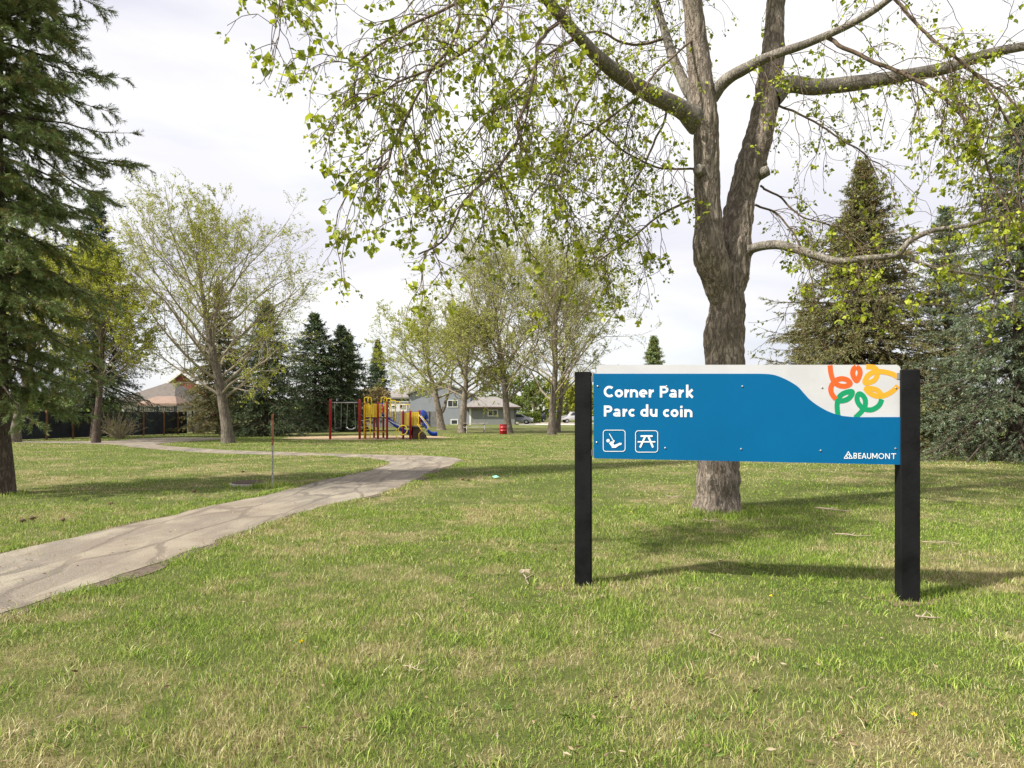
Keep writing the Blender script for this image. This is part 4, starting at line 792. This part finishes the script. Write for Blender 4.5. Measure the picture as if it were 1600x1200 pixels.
def back_buildings():
    Y = 62.; o = thing('house', 'low house with brown hipped roof behind the charcoal fence', 'house', (XA(238, Y), Y, 0)); x0, x1 = XA(190, Y), XA(268, Y)
    b = MB(); b.box(x0, x1, Y, Y+8, -.1, 2.6); b.build('wall', m_conc, o); v = [(x0-.5, Y-.5, 2.7), (x1+.5, Y-.5, 2.7), (x1+.5, Y+8.5, 2.7), (x0-.5, Y+8.5, 2.7), (x0+2, Y+4, 4.45), (x1-1.6, Y+4, 4.45), (x0-.5, Y-.5, 2.55), (x1+.5, Y-.5, 2.55), (x1+.5, Y+8.5, 2.55), (x0-.5, Y+8.5, 2.55)]
    b = MB(); b.add(v, [(0, 1, 5, 4), (1, 2, 5), (2, 3, 4, 5), (3, 0, 4), (9, 8, 7, 6), (0, 6, 7, 1), (1, 7, 8, 2), (3, 9, 6, 0)]); b.build('roof', m_shing2, o); window(240, 250, 634, 642, Y, o)
    Y = 54.; o = thing('gazebo', 'garden gazebo with tan canopy and dark frame behind the fence', 'gazebo', (XA(245, Y), Y, 0)); x0, x1 = XA(214, Y), XA(276, Y)
    v = [(x0, Y, 2.3), (x1, Y, 2.3), (x1, Y+3, 2.3), (x0, Y+3, 2.3), (x0+.9, Y+1.2, 2.9), (x1-.7, Y+1.2, 2.9), (x1-.7, Y+1.8, 2.9), (x0+.9, Y+1.8, 2.9), (x0, Y, 2.12), (x1, Y, 2.12), (x1, Y+3, 2.12), (x0, Y+3, 2.12)]
    b = MB(); b.add(v, [(0, 1, 5, 4), (1, 2, 6, 5), (2, 3, 7, 6), (3, 0, 4, 7), (4, 5, 6, 7), (0, 8, 9, 1), (1, 9, 10, 2), (3, 11, 8, 0)]); b.build('canopy', m_canvas, o)
    for x in (x0+.1, (x0+x1)/2, x1-.1):
        for y in (Y+.05, Y+2.9):
            b = MB(); b.box(x-.05, x+.05, y-.05, y+.05, -.1, 2.12); b.build('pole', m_rub, o)
    b = MB()
    for z in (1.98, 1.68): b.box(x0, x1, Y+.12, Y+.16, z, z+.05)
    for i in range(18):
        x = x0+(x1-x0)*(i+.5)/18; b.box(x-.02, x+.02, Y+.13, Y+.15, 1.72, 1.985)
    b.build('lattice', m_rub, o)
    Y = 95.; o = thing('house', 'far red gabled house with white roof edge above the fence', 'house', (XA(283, Y), Y, 0)); x0, x1 = XA(250, Y), XA(322, Y); xm = (x0+x1)/2
    b = MB(); b.prism([(x0, Y, -.1), (x1, Y, -.1), (x1, Y, 4.7), (xm, Y, 7.1), (x0, Y, 4.7)], (0, 9, 0)); b.build('wall', m_redw, o); b = MB(); gable(b, x0, x1, Y, Y+9, 4.7, 7.12, .5, .3); b.build('roof', m_wfr, o)
    window(262, 270, 600, 610, Y, o)
    Y = 82.; o = thing('shed', 'white walled low building with small dark windows behind the yellow hand rails', 'building', (XA(622, Y), Y, 0)); x0, x1 = XA(606, Y), XA(637, Y)
    b = MB(); b.box(x0, x1, Y, Y+3, .3, 2.85, bev=.12); b.build('wall', m_wfr, o)
    b = MB(); b.box(x0-.1, x1+.1, Y-.1, Y+3.1, 2.853, 2.95); b.build('roof', m_wfr, o)
    window(612, 618, 633.5, 637, Y, o, .05, 0); window(625, 633, 632, 638, Y, o, .05, 1)
    Y = 150.; o = thing('house', 'white house across the road above the dark parked car', 'house', (XA(842, Y), Y, 0)); x0, x1 = XA(833, Y), XA(851, Y); xm = (x0+x1)/2
    b = MB(); b.prism([(x0, Y, -.1), (x1, Y, -.1), (x1, Y, 3.2), (xm, Y, 4.2), (x0, Y, 3.2)], (0, 6, 0)); b.build('wall', m_wfr, o); b = MB(); gable(b, x0, x1, Y, Y+6, 3.2, 4.22, .3, .12); b.build('roof', m_shing, o); window(843, 847, 633, 641, Y, o, .12, 0)
back_buildings()

# ------------------------------------------------------------------ cars
def car(label, px, Y, L, H, col, kind='sedan', rz=0., name='parked_car', group='cars parked along the road'):
    cx = XA(px, Y); o = thing(name, label, 'pickup' if kind == 'pickup' else 'car', (cx, Y, 0), group); m = paint(name+'_paint', col, .25, .03, 2, 0, .3, .6); wd = 1.8
    prof = {'sedan': [(-.5, .25), (-.5, .55), (-.46, .64), (-.3, .68), (-.17, .97), (.12, 1.0), (.30, .74), (.47, .62), (.5, .5), (.5, .25)],
            'suv': [(-.5, .25), (-.5, .62), (-.47, .95), (-.40, 1.0), (.12, 1.0), (.25, .68), (.46, .6), (.5, .5), (.5, .25)],
            'pickup': [(-.5, .3), (-.5, .6), (-.12, .62), (-.1, .97), (-.05, 1.0), (.14, 1.0), (.24, .68), (.47, .6), (.5, .5), (.5, .3)]}[kind]
    pts = [(x*L, -wd/2, z*H) for x, z in prof]; tr = lambda v: rotz(np.array(v, float), rz)+np.array([cx, Y, 0])
    b = MB(); q = MB(); q.prism(pts, (0, wd, 0)); v = q.v[0]; up = v[:, 2] > .66*H; v[up, 1] *= .82; b.add(tr(v), [f_ for f_ in q.f]); b.build('body', m, o)
    wi = {'sedan': [(-.26, .70), (-.16, .93), (.11, .96), (.25, .72)], 'suv': [(-.44, .68), (-.42, .93), (.10, .95), (.21, .68)], 'pickup': [(-.08, .68), (-.06, .94), (.12, .95), (.21, .68)]}[kind]
    for sg in (-1, 1):
        q = MB(); q.prism([(x*L, sg*(wd/2*.9 if z < .8 else wd/2*.83), z*H) for x, z in wi], (0, sg*.03, 0)); b = MB(); b.add(tr(q.v[0]), [f_ for f_ in q.f]); b.build('side_window', m_glass, o)
    for x in (-.31, .31):
        for sg in (-1, 1):
            b = MB(); r = .33; a = np.linspace(0, 2*pi, 20, endpoint=False); pr_ = tr([(x*L+r*cos(t_), sg*(wd/2-.2), r+r*sin(t_)) for t_ in a]); ext = rotz(np.array([[0, sg*.24, 0.]]), rz)[0]; b.prism(pr_ if sg > 0 else pr_[::-1], ext); w_ = b.build('wheel', m_tyre, o)
            b = MB(); pr_ = tr([(x*L+.19*cos(t_), sg*(wd/2+.04), r+.19*sin(t_)) for t_ in a]); ext = rotz(np.array([[0, sg*.02, 0.]]), rz)[0]; b.prism(pr_, ext); b.build('rim', m_chrome, w_)
    for sg in (-1, 1):
        b = MB(); q = MB(); q.box(L*.485, L*.503, sg*.6-.18, sg*.6+.18, H*.48, H*.58); b.add(tr(q.v[0]), [f_ for f_ in q.f]); b.build('headlight', m_wfr, o)
car('silver sedan parked beside the garage corner', 808, 95.5, 4.4, 1.42, (.32, .33, .35), rz=-.1)
car('dark sport utility car across the road', 835, 116, 4.4, 1.6, (.03, .035, .045), 'suv', rz=pi+.9)
car('white pickup truck parked across the road by the left sign post', 900, 108, 5.3, 1.75, (.5, .5, .5), 'pickup', rz=pi+.15, name='pickup_truck')
car('pale car glimpsed under the big spruce boughs at right', 1508, 62, 4.5, 1.45, (.6, .6, .6), rz=.1)

# ------------------------------------------------------------------ park furniture
x, y, _ = G(831, 661); b = MB()
o = thing('service_post', 'short pale concrete post at the end of the driveway', 'post', (x, y, 0)); b.box(x-.14, x+.14, y-.14, y+.14, -.05, 1.9, bev=.02); b.build('shaft', m_conc, o); b = MB(); b.box(x-.22, x+.22, y-.2, y+.2, 1.903, 2.0, bev=.02); b.build('cap', m_wfr, o)
def barrel():
    x, y, _ = G(786.5, 678.5); o = thing('litter_barrel', 'red steel litter barrel at the foot of a poplar', 'barrel', (x, y, 0)); h = .72; z = [0, .02, .24, .25, .27, .28, .46, .47, .49, .50, .70, .72, .72, .66]; r = [.25, .27, .27, .285, .285, .27, .27, .285, .285, .27, .27, .28, .255, .25]
    b = MB(); b.tube([(x, y, q) for q in z], r, 24); b.build('drum', m_red, o, True); b = MB(); b.tube([(x, y, .70), (x, y, .705)], .25, 20); b.build('opening', m_rub, o)
barrel()
def picnic():
    x, y, _ = G(743, 676); y = 52.5; x = XA(743, y); o = thing('picnic_table', 'weathered wooden picnic table between two tree trunks', 'picnic table', (x, y, 0)); a = .08; c = (x, y); m = paint('sunbleached_planks', (.46, .43, .37), .8, .15, 4, .3)
    for i in range(5):
        b = MB(); yy = y-.34+i*.17; b.box(x-.95, x+.95, yy-.075, yy+.075, .72, .76, a, c, bev=.006); b.build('table_plank', m, o)
    for sg in (-1, 1):
        b = MB(); b.box(x-.95, x+.95, y+sg*.72-.13, y+sg*.72+.13, .43, .47, a, c, bev=.006); b.build('bench', m, o)
    for sx_ in (-.68, .68):
        for sg in (-1, 1):
            b = MB(); p = rotz(np.array([(x+sx_, y+sg*.62, 0.), (x+sx_, y+sg*.25, .72)]), a, c); b.tube(p, .045, 4); b.build('leg', m, o)
        b = MB(); b.box(x+sx_-.02, x+sx_+.02, y-.84, y+.84, .36, .43, a, c); b.build('cross_beam', m, o)
picnic()
def marker():
    x, y, _ = G(426, 762); o = thing('marker_stake', 'thin rusty topped marker stake beside the path', 'stake', (x, y, 0)); b = MB(); b.box(x-.016, x+.016, y-.012, y+.012, -.1, .85, .5, (x, y)); b.build('lower_stake', m_steel, o, label='dull grey lower stake with punched holes')
    b = MB(); b.box(x-.019, x+.019, y-.015, y+.015, .853, 1.49, .5, (x, y)); b.build('upper_stake', m_rust, o, label='reddish weathered upper stake')
    bt = MB()
    for i in range(6): bt.tube([(x+.01, y-.03, .18+i*.11), (x+.004, y-.005, .18+i*.11)], .008, 6)
    bt.build('bolts', m_rub, o)
marker()
def manhole():
    x, y, _ = G(388.5, 758.5); m = paint('cast_iron', (.12, .085, .065), .8, .3, 12, .8); o = thing('manhole_cover', 'round rusty manhole cover set in the grass left of the stake', 'manhole cover', (x, y, 0))
    b = MB(); b.tube([(x, y, -.05), (x, y, .05), (x, y, .055)], [.37, .37, .35], 32); b.build('frame', m_conc, o); b = MB(); b.tube([(x, y, .056), (x, y, .07), (x, y, .075)], [.335, .335, .32], 32); b.build('lid', m, o)
    b = MB()
    for i in range(-5, 6):
        w_ = math.sqrt(.31**2-(i*.055)**2); b.box(x-w_, x+w_, y+i*.055-.012, y+i*.055+.012, .0755, .085)
    b.build('ribs', m, o)
manhole()

# ------------------------------------------------------------------ playground
def swing_set():
    Y = 39.4; xl, xr = XA(516, Y), XA(562, Y); o = thing('swing_set', 'swing set with two red posts and a steel top bar left of the ladder', 'swing set', ((xl+xr)/2, Y, 0))
    for x in (xl, xr):
        b = MB(); b.tube([(x, Y, -.1), (x, Y, 2.24), (x, Y, 2.3), (x, Y, 2.33)], [.07, .07, .06, .02], 14); p = b.build('post', m_red, o, True); b = MB(); b.tube([(x, Y, 2.1), (x, Y, 2.17)], .085, 14); b.build('collar', m_red, p, True)
    b = MB(); b.tube([(xl, Y, 2.13), (xr, Y, 2.13)], .032, 10); b.build('top_bar', m_steel, o, True)
    for x, kind in ((xl+.45, 0), (xr-.5, 1)):
        zs = .62 if kind == 0 else .6
        s_ = MB()
        if kind == 0:
            a = np.linspace(0, 2*pi, 13); s_.tube([(x+.17*cos(q), Y+.17*sin(q), zs) for q in a], .06, 8, False)
        else: s_.tube([(x-.26, Y, zs+.1), (x-.15, Y, zs), (x, Y, zs-.03), (x+.15, Y, zs), (x+.26, Y, zs+.1)], .035, 6)
        st = s_.build('seat', m_rub if kind == 0 else m_steel, o, True, label='black tyre seat' if kind == 0 else 'grey sling seat')
        for dx in (-.2, .2):
            b = MB(); b.tube([(x+dx, Y, 2.1), (x+dx*(.85 if kind == 0 else 1.3), Y, zs+.05)], .011, 5); b.build('chain', m_steel, o)
swing_set()
def playset():
    Y0 = 40.2; o = thing('play_structure', 'red, yellow and blue climbing structure with two slides', 'play structure', (XA(615, Y0), Y0, 0)); m_or_ = paint('orange_red_coat', (.60, .12, .02), .4, .06, 4, .03)
    def zz(py, Y=Y0): return HC+(HY-py)/F*Y
    def post(px, py, Y, mat=m_red):
        x = XA(px, Y); z = zz(py, Y); b = MB(); b.tube([(x, Y, -.1), (x, Y, z-.05), (x, Y, z), (x, Y, z+.02)], [.062, .062, .05, .015], 12); b.build('post', mat, o, True)
    for px, py, Y in ((590.5, 628, 39.6), (604.8, 628, 39.7), (584.5, 632, 41.6), (599, 632, 41.6), (630, 642, 39.0), (641, 642, 39.0), (644.5, 648, 40.6), (655.5, 641, 39.8)): post(px, py, Y)
    post(570.8, 628, 40.6, m_or_)
    def panel(px0, px1, py0, py1, Y, mat=m_yel, slots=3):
        x0, x1 = XA(px0, Y), XA(px1, Y); z1, z0 = zz(py0, Y), zz(py1, Y); b = MB(); fr = .05; b.box(x0, x1, Y-.02, Y+.02, z1-fr, z1, bev=.01); b.box(x0, x1, Y-.02, Y+.02, z0, z0+fr, bev=.01); n_ = slots+1; w = (x1-x0)/(n_+.35*(n_-1))
        for i in range(n_):
            xx = x0+i*w*1.35; b.box(xx, xx+w, Y-.018, Y+.018, z0+fr, z1-fr)
        b.build('panel', mat, o)
    panel(571.5, 578, 631, 651.5, 40.0); panel(580.5, 589.5, 631, 652, 39.7); panel(592, 596, 631, 651, 39.75, m_yel, 1); panel(601, 604, 630, 652, 39.7, m_yel, 1)
    panel(632, 640, 645, 665, 39.05); panel(643, 654.5, 644, 665, 39.2); panel(592, 603, 630, 636, 41.6, m_pblue, 1)
    def deck(px0, px1, py, ya, yb):
        b = MB(); z = zz(py); b.box(XA(px0, ya), XA(px1, ya), ya, yb, z-.06, z, bev=.01); b.build('deck', m_brn, o)
    deck(571, 605, 652, 39.72, 41.55); deck(630, 656, 666, 39.1, 40.9)
    # ladder with tall hoops
    def pipe(name, pts, r=.022, mat=m_yel, n=24, parent=None):
        b = MB(); b.tube(smooth_line(pts, n) if n else pts, r, 7); return b.build(name, mat, parent or o, True)
    Yl = 39.55
    for px in (569, 578.5):
        pipe('ladder_rail', [(XA(px, Yl), Yl, -.05), (XA(px, Yl), Yl, 1.5), (XA(px, Yl), Yl, 2.0)], .026, n=6)
    for i in range(8):
        z = .18+i*.19; pipe('rung', [(XA(569, Yl), Yl, z), (XA(578.5, Yl), Yl, z)], .016, n=0)
    for i in range(3):
        z = .32+i*.38; pipe('rung', [(XA(563.5, Yl), Yl+.05, z), (XA(571, Yl), Yl+.05, z)], .016, m_wfr, n=0)
    def hoop(pa, pb, top, bot, Y):
        xa, xb = XA(pa, Y), XA(pb, Y); zt, zb = zz(top, Y), zz(bot, Y); pipe('hoop', [(xa, Y, zb), (xa, Y, zt-.15), (xa+.05, Y, zt-.03), ((xa+xb)/2, Y, zt), (xb-.05, Y, zt-.03), (xb, Y, zt-.15), (xb, Y, zb)], .026, n=30)
    hoop(569.5, 580, 620.5, 652, 39.9); hoop(575, 580.8, 621, 640, 40.6); hoop(595.5, 604, 620.5, 652, 39.75); hoop(600, 604, 621.5, 636, 40.6)
    hoop(604.5, 611, 622.5, 652, 41); hoop(611, 618, 625.5, 660, 41); hoop(617.5, 625, 627.5, 668, 41); hoop(631, 640, 632, 664, 40.8)
    # slides: chute swept along a path with raised sides
    def chute(name, pts, wd, mat, wx, wy, h=.14):
        p = smooth_line(pts, 26); sv_ = nrm(np.array([wx, wy, 0.])); sec = [(-.5, h), (-.54, h+.02), (-.56, h-.02), (-.52, -.03), (.52, -.03), (.56, h-.02), (.54, h+.02), (.5, h), (.47, .0), (-.47, .0)]
        v = []
        for q in p:
            for a_, b_ in sec: v.append(q+sv_*a_*wd+np.array([0, 0, b_]))
        n_ = len(sec); b = MB(); idx = np.arange(26*n_).reshape(26, n_); nx = np.roll(idx, -1, 1); b.add(v, [np.stack([idx[:-1], nx[:-1], nx[1:], idx[1:]], -1).reshape(-1, 4), idx[0][::-1][None], idx[-1][None]])
        return b.build(name, mat, o, True)
    chute('slide', [(XA(595, 40.0), 40.4, 1.30), (XA(601, 40.0), 40.3, 1.2), (XA(613, 40), 40.2, .85), (XA(625, 40), 40.2, .5), (XA(634, 40), 40.2, .3), (XA(643, 40), 40.2, .24)], .75, m_pblue, .15, -1, .2)
    chute('slide', [(XA(657, 40.3), 40.9, .95), (XA(660, 40.3), 40.7, .85), (XA(666, 40.2), 40.4, .5), (XA(673, 40.2), 40.2, .22), (XA(683, 40.2), 40.1, .2)], .6, m_pblue, .2, -1, .2)
    b = MB(); b.tube(smooth_line([(XA(657, 40.8), 40.6, 1.05), (XA(659.5, 40.8), 40.9, 1.5), (XA(663, 40.8), 41.2, 1.25), (XA(663, 40.8), 41.2, .75)], 12), .22, 10); b.build('slide_hood', m_pblue, o, True)
    pipe('slide_rail', [(XA(596, 39.8), 39.8, 1.32), (XA(612, 39.8), 39.8, 1.0), (XA(627, 39.8), 39.8, .72)], .03, m_wfr, n=12)
    # steps with hand rails at the right
    b = MB(); b.prism([(XA(645, 39.3), 39.2, 0), (XA(666, 39.3), 39.2, 0), (XA(664, 39.3), 39.2, .25), (XA(652, 39.3), 39.2, .68), (XA(646, 39.3), 39.2, .68)], (0, .6, 0)); b.build('climber', m_brn, o)
    for dy in (0, .6):
        pipe('hand_rail', [(XA(654.5, 39.2), 39.2+dy, zz(648)), (XA(662, 39.2), 39.2+dy, zz(657)), (XA(669.5, 39.2), 39.2+dy, zz(667)), (XA(664, 39.2), 39.2+dy, zz(674))], .024, m_wfr if dy == 0 else m_yel, n=0)
        pipe('hand_rail', [(XA(652, 39.2), 39.1+dy, zz(662)), (XA(660, 39.2), 39.1+dy, zz(672)), (XA(655, 39.2), 39.1+dy, zz(677)), (XA(655, 39.2), 39.1+dy, 0)], .024, m_yel, n=0)
    # steering wheel style ring climber
    xc, zc = XA(629.5, 38.7), .55; a = np.linspace(0, 2*pi, 25); b = MB(); b.tube([(xc+.25*cos(q), 38.7, zc+.27*sin(q)) for q in a], .03, 8, False); b.build('ring', m_yel, o, True)
    pipe('ring_stand', [(XA(623, 38.7), 38.75, .02), (XA(617, 38.7), 38.75, .35), (XA(622, 38.7), 38.72, .62), (XA(629, 38.7), 38.7, .8)], .024, m_yel, n=16)
    b = MB(); b.box(XA(585, 41), XA(603, 41), 40.8, 41, .35, .42, bev=.01); b.build('bench_seat', m_yel, o)
playset()

# ------------------------------------------------------------------ grass
def grass():
    rng = np.random.default_rng(99)
    def blades(b, x, y, h, w, lay, mids=True):
        n = len(x); az = rng.uniform(0, 2*pi, n); la = rng.uniform(0, 2*pi, n); d = np.stack([np.cos(la), np.sin(la)], -1)*lay[:, None]
        s_ = np.stack([np.cos(az), np.sin(az), az*0], -1)*w[:, None]/2; p = np.stack([x, y, x*0-.003], -1); rr = rng.uniform(0, 1, n)
        tip = p+np.stack([d[:, 0]*h, d[:, 1]*h, h*np.sqrt(np.clip(1-(lay*.75)**2, .08, 1))], -1)
        if mids:
            mid = p*.5+tip*.5+np.stack([-d[:, 0]*h*.14, -d[:, 1]*h*.14, h*.1], -1)
            V = np.stack([p-s_, p+s_, mid+s_*.8, mid-s_*.8, tip], 1); i = np.arange(n)[:, None]*5
            b.add(V, [i+np.array([[0, 1, 2, 3]]), i+np.array([[3, 2, 4]])], np.repeat(rr, 5))
        else:
            V = np.stack([p-s_, p+s_, tip], 1); i = np.arange(n)[:, None]*3; b.add(V, [i+np.array([[0, 1, 2]])], np.repeat(rr, 3))
    def scatter(n, y0, y1, power):
        u = rng.uniform(0, 1, n); k = 2-power; y = (y0**k+u*(y1**k-y0**k))**(1/k); x = rng.uniform(-1, 1, n)*(y*.84+1.2)
        keep = ~inpoly(x, y, path_poly) & (~inpoly(x, y, dp) | (rng.random(n) < .15)) & ~(((x+8.9)/5.0)**2+((y-42.0)/3.5)**2 < 1) & (((x-G(388, 758)[0])**2+(y-G(388, 758)[1])**2) > .38**2)
        for pp in (PL_, PR_): keep &= (((x-pp[0]+.04)/.2)**2+((y-pp[1]+.05)/.14)**2 > 1) | (rng.random(n) < .25)
        keep |= (rng.random(n) < .012)&(y < 26); q = np.stack([x*1.6, y*1.6, x*0], -1); den = fbm(q, 3, 12)
        keep &= rng.random(n) < np.clip((den-.2)*3, .5, 1); return x[keep], y[keep]
    b = MB()
    x, y = scatter(520000, 2.3, 11, 1.25); k = fbm(np.stack([x*.9, y*.9, x*0], -1), 3, 21); n = len(x)
    h = rng.uniform(.018, .048, n)*(.35+1.4*k)*(1+np.clip(y-6, 0, 5)*.03); blades(b, x, y, h, rng.uniform(.0018, .0038, n)*(1+np.clip(y-4, 0, 9)*.12), rng.uniform(.15, 1.15, n))
    x, y = scatter(300000, 10.5, 48, 1.35); n = len(x); k = fbm(np.stack([x*.5, y*.5, x*0], -1), 3, 21)
    blades(b, x, y, rng.uniform(.025, .055, n)*(.6+.8*k), .0009*y*rng.uniform(.6, 1.2, n), rng.uniform(.3, 1.1, n), False)
    # longer tufts: path edge, posts, trunk, stake
    for (cx, cy, r, m_, hh) in [(PL_[0], PL_[1], .3, 700, .08), (PR_[0], PR_[1], .3, 500, .07), (3.19, 10.3, .75, 2600, .1), (G(426, 760)[0], G(426, 760)[1], .4, 900, .14), (G(400, 758)[0], G(400, 758)[1]-.1, .6, 900, .09), (-9.6, 12.4, .6, 900, .1)]:
        a = rng.uniform(0, 2*pi, m_); q = r*np.sqrt(rng.uniform(.05, 1, m_)); blades(b, cx+q*np.cos(a), cy+q*np.sin(a), rng.uniform(.4, 1, m_)*hh, rng.uniform(.003, .006, m_)*(1+cy*.06), rng.uniform(.1, .7, m_))
    for E, sg in ((pr, 1), (pl, -1)):
        E = E[E[:, 1] < 24]; m_ = 16000; i = rng.integers(0, len(E), m_); keepf = fbm(np.c_[E[i]*1.3, np.zeros(m_)], 2, 4) > .42
        i = i[keepf]; m_ = len(i); blades(b, E[i, 0]+rng.normal(.15*sg, .07, m_), E[i, 1]+rng.normal(0, .07, m_), rng.uniform(.03, .075, m_), rng.uniform(.003, .005, m_)*(1+E[i, 1]*.06), rng.uniform(.2, .9, m_))
    # clumps of coarse green grass
    nc = 420; cy = 2.6+rng.uniform(0, 1, nc)**1.4*14; cx = rng.uniform(-1, 1, nc)*(cy*.8+.5); ok = ~inpoly(cx, cy, path_poly); cx, cy = cx[ok], cy[ok]; par = np.repeat(np.arange(len(cx)), 46); m_ = len(par)
    blades(b, cx[par]+rng.normal(0, .05, m_), cy[par]+rng.normal(0, .05, m_), rng.uniform(.035, .085, m_), rng.uniform(.003, .006, m_)*(1+cy[par]*.06), rng.uniform(.4, 1.2, m_))
    o = b.build('grass', m_grass); o['kind'] = 'stuff'; o['label'] = 'short patchy spring lawn, part green and part dry'; o['category'] = 'grass'
grass()
def weeds():
    rng = np.random.default_rng(14); nc = 60; cy = 2.8+rng.uniform(0, 1, nc)**1.5*8; cx = rng.uniform(-.2, 1, nc)*(cy*.75); ok = ~inpoly(cx, cy, path_poly); cx, cy = cx[ok], cy[ok]; par = np.repeat(np.arange(len(cx)), 11); n = len(par)
    a = rng.uniform(0, 2*pi, n); D = np.stack([np.cos(a), np.sin(a), rng.uniform(.12, .6, n)], -1); b = MB(); add_leaves(b, np.stack([cx[par], cy[par], par*0+.004], -1), D, rng.uniform(.025, .07, n), rng, .2, .05, .6)
    o = b.build('weeds', foliage('weed_leaves', [(0, (.08, .13, .025)), (.5, (.11, .19, .035)), (1, (.17, .26, .06))], .3), None); o['kind'] = 'stuff'; o['label'] = 'low rosettes of dark green weeds scattered in the lawn'; o['category'] = 'weeds'
    # litter of dry leaf bits and twigs
    n = 3000; y = 2.5+rng.uniform(0, 1, n)**1.3*22; x = rng.uniform(-1, 1, n)*(y*.84); b = MB(); D = rng.normal(size=(n, 3))*np.array([1, 1, .15]); add_leaves(b, np.stack([x, y, rng.uniform(.018, .035, n)], -1), D, rng.uniform(.012, .05, n), rng, .3, .05)
    o = b.build('leaf_litter', foliage('dry_bits', [(0, (.10, .06, .035)), (.5, (.25, .17, .10)), (1, (.38, .31, .21))], .1), None); o['kind'] = 'stuff'; o['label'] = 'dry leaf bits and bark crumbs lying over the lawn'; o['category'] = 'leaf litter'
weeds()
def sticks():
    rng = np.random.default_rng(31)
    for x0, y0, x1, y1, r, lab in [(1272, 793, 1328, 799, .02, 'pale bent stick on the grass right of the big trunk'), (1305, 834, 1362, 837, .014, 'thin long stick lying between the big trunk and the right post'),
                                   (1432, 962, 1470, 965, .011, 'short pale stick at the foot of the right sign post'), (1042, 775, 1072, 776, .014, 'pale stick left of the big trunk'),
                                   (1100, 811, 1126, 816, .009, 'small curved twig just in front of the big trunk'), (1116, 984, 1128, 996, .008, 'tiny pale twig in the grass below the sign'),
                                   (812, 892, 826, 912, .010, 'bent brown stick left of the left sign post'), (630, 1040, 664, 1046, .005, 'thin straw coloured twig in the foreground grass'),
                                   (1440, 846, 1500, 850, .008, 'slender stick right of the right post')]:
        a, c = np.array(G(x0, y0, .03)), np.array(G(x1, y1, .03)); m = (a+c)/2; o = thing('fallen_stick', lab, 'stick', tuple(m), 'sticks lying on the lawn'); p = smooth_line([a, a*.6+c*.4+rng.normal(0, .03, 3)*[1, 1, .2], a*.3+c*.7+rng.normal(0, .03, 3)*[1, 1, .2], c], 14)
        b = MB(); b.tube(p, np.linspace(r*.75, r*.4, 14)*(1+rng.uniform(-.15, .15, 14)), 7); b.build('shaft', m_stick, o, True)
        q = p[6]; b = MB(); b.tube([q, q+np.array([.06, .05, .02]), q+np.array([.1, .11, .015])], [r*.6, r*.4, r*.2], 5); b.build('side_shoot', m_stick, o, True)
    for i, (px, py) in enumerate([(101, 816), (30, 817), (45, 814), (168, 790), (306, 770), (725, 751), (733, 752), (377, 739)]):
        x, y, _ = G(px, py); b = MB(); a = rng.uniform(0, pi); d = np.array([cos(a), sin(a), 0]); q = np.array([x, y, .035]); b.tube([q, q+d*.02, q+d*.06, q+d*.085], [.008, .026, .024, .006], 8)
        o = b.build('spruce_cone', m_cone, None, True); o['label'] = 'small dark spruce cone lying in the lawn near the path'; o['category'] = 'cone'; o['group'] = 'spruce cones on the lawn'
    for i, (px, py, lab) in enumerate([(1427, 1128, 'yellow dandelion at the lower right of the lawn'), (470, 1011, 'yellow dandelion in the lawn at lower left'), (986, 804, 'yellow dandelion left of the big trunk'), (1204, 938, 'yellow dandelion near the right sign post')]):
        x, y, _ = G(px, py); o = thing('dandelion', lab, 'flower', (x, y, 0), 'dandelions in the lawn'); b = MB(); b.tube([(x, y, 0), (x+.003, y, .035)], .0022, 5); b.build('stalk', m_leafD, o); n = 26; D = rng.normal(size=(n, 3)); D[:, 2] = np.abs(D[:, 2])*.7; b = MB(); add_leaves(b, np.tile([[x+.003, y, .035]], (n, 1)), D, .017, rng, .35, 0); b.build('flower_head', m_dand, o)
    for px, py, mat, nm, lab in ((776, 748, m_teal, 'plastic_scrap', 'crumpled teal scrap lying right of the path bend'), (819, 902, m_stick, 'bark_piece', 'curled pale bark piece left of the left sign post')):
        x, y, _ = G(px, py); n = 12; a = np.linspace(0, 2*pi, n, endpoint=False); r = .07 if mat is m_teal else .04; v = [(x+r*1.6*cos(q)*rng.uniform(.6, 1), y+r*sin(q)*rng.uniform(.6, 1), .03+rng.uniform(0, .05)) for q in a]+[(x, y, .075)]
        b = MB(); b.add(v, [np.array([(i, (i+1) % n, n) for i in range(n)])]); o = b.build(nm, mat); o['label'] = lab; o['category'] = 'scrap' if mat is m_teal else 'bark'
    blob(PL_[0]-.12, PL_[1]-.06, .24, .17, .004, 'bare_earth', m_dirt, 3, .7); blob(PR_[0]-.02, PR_[1]-.0, .28, .16, .004, 'bare_earth', m_dirt, 8, .7)
sticks()
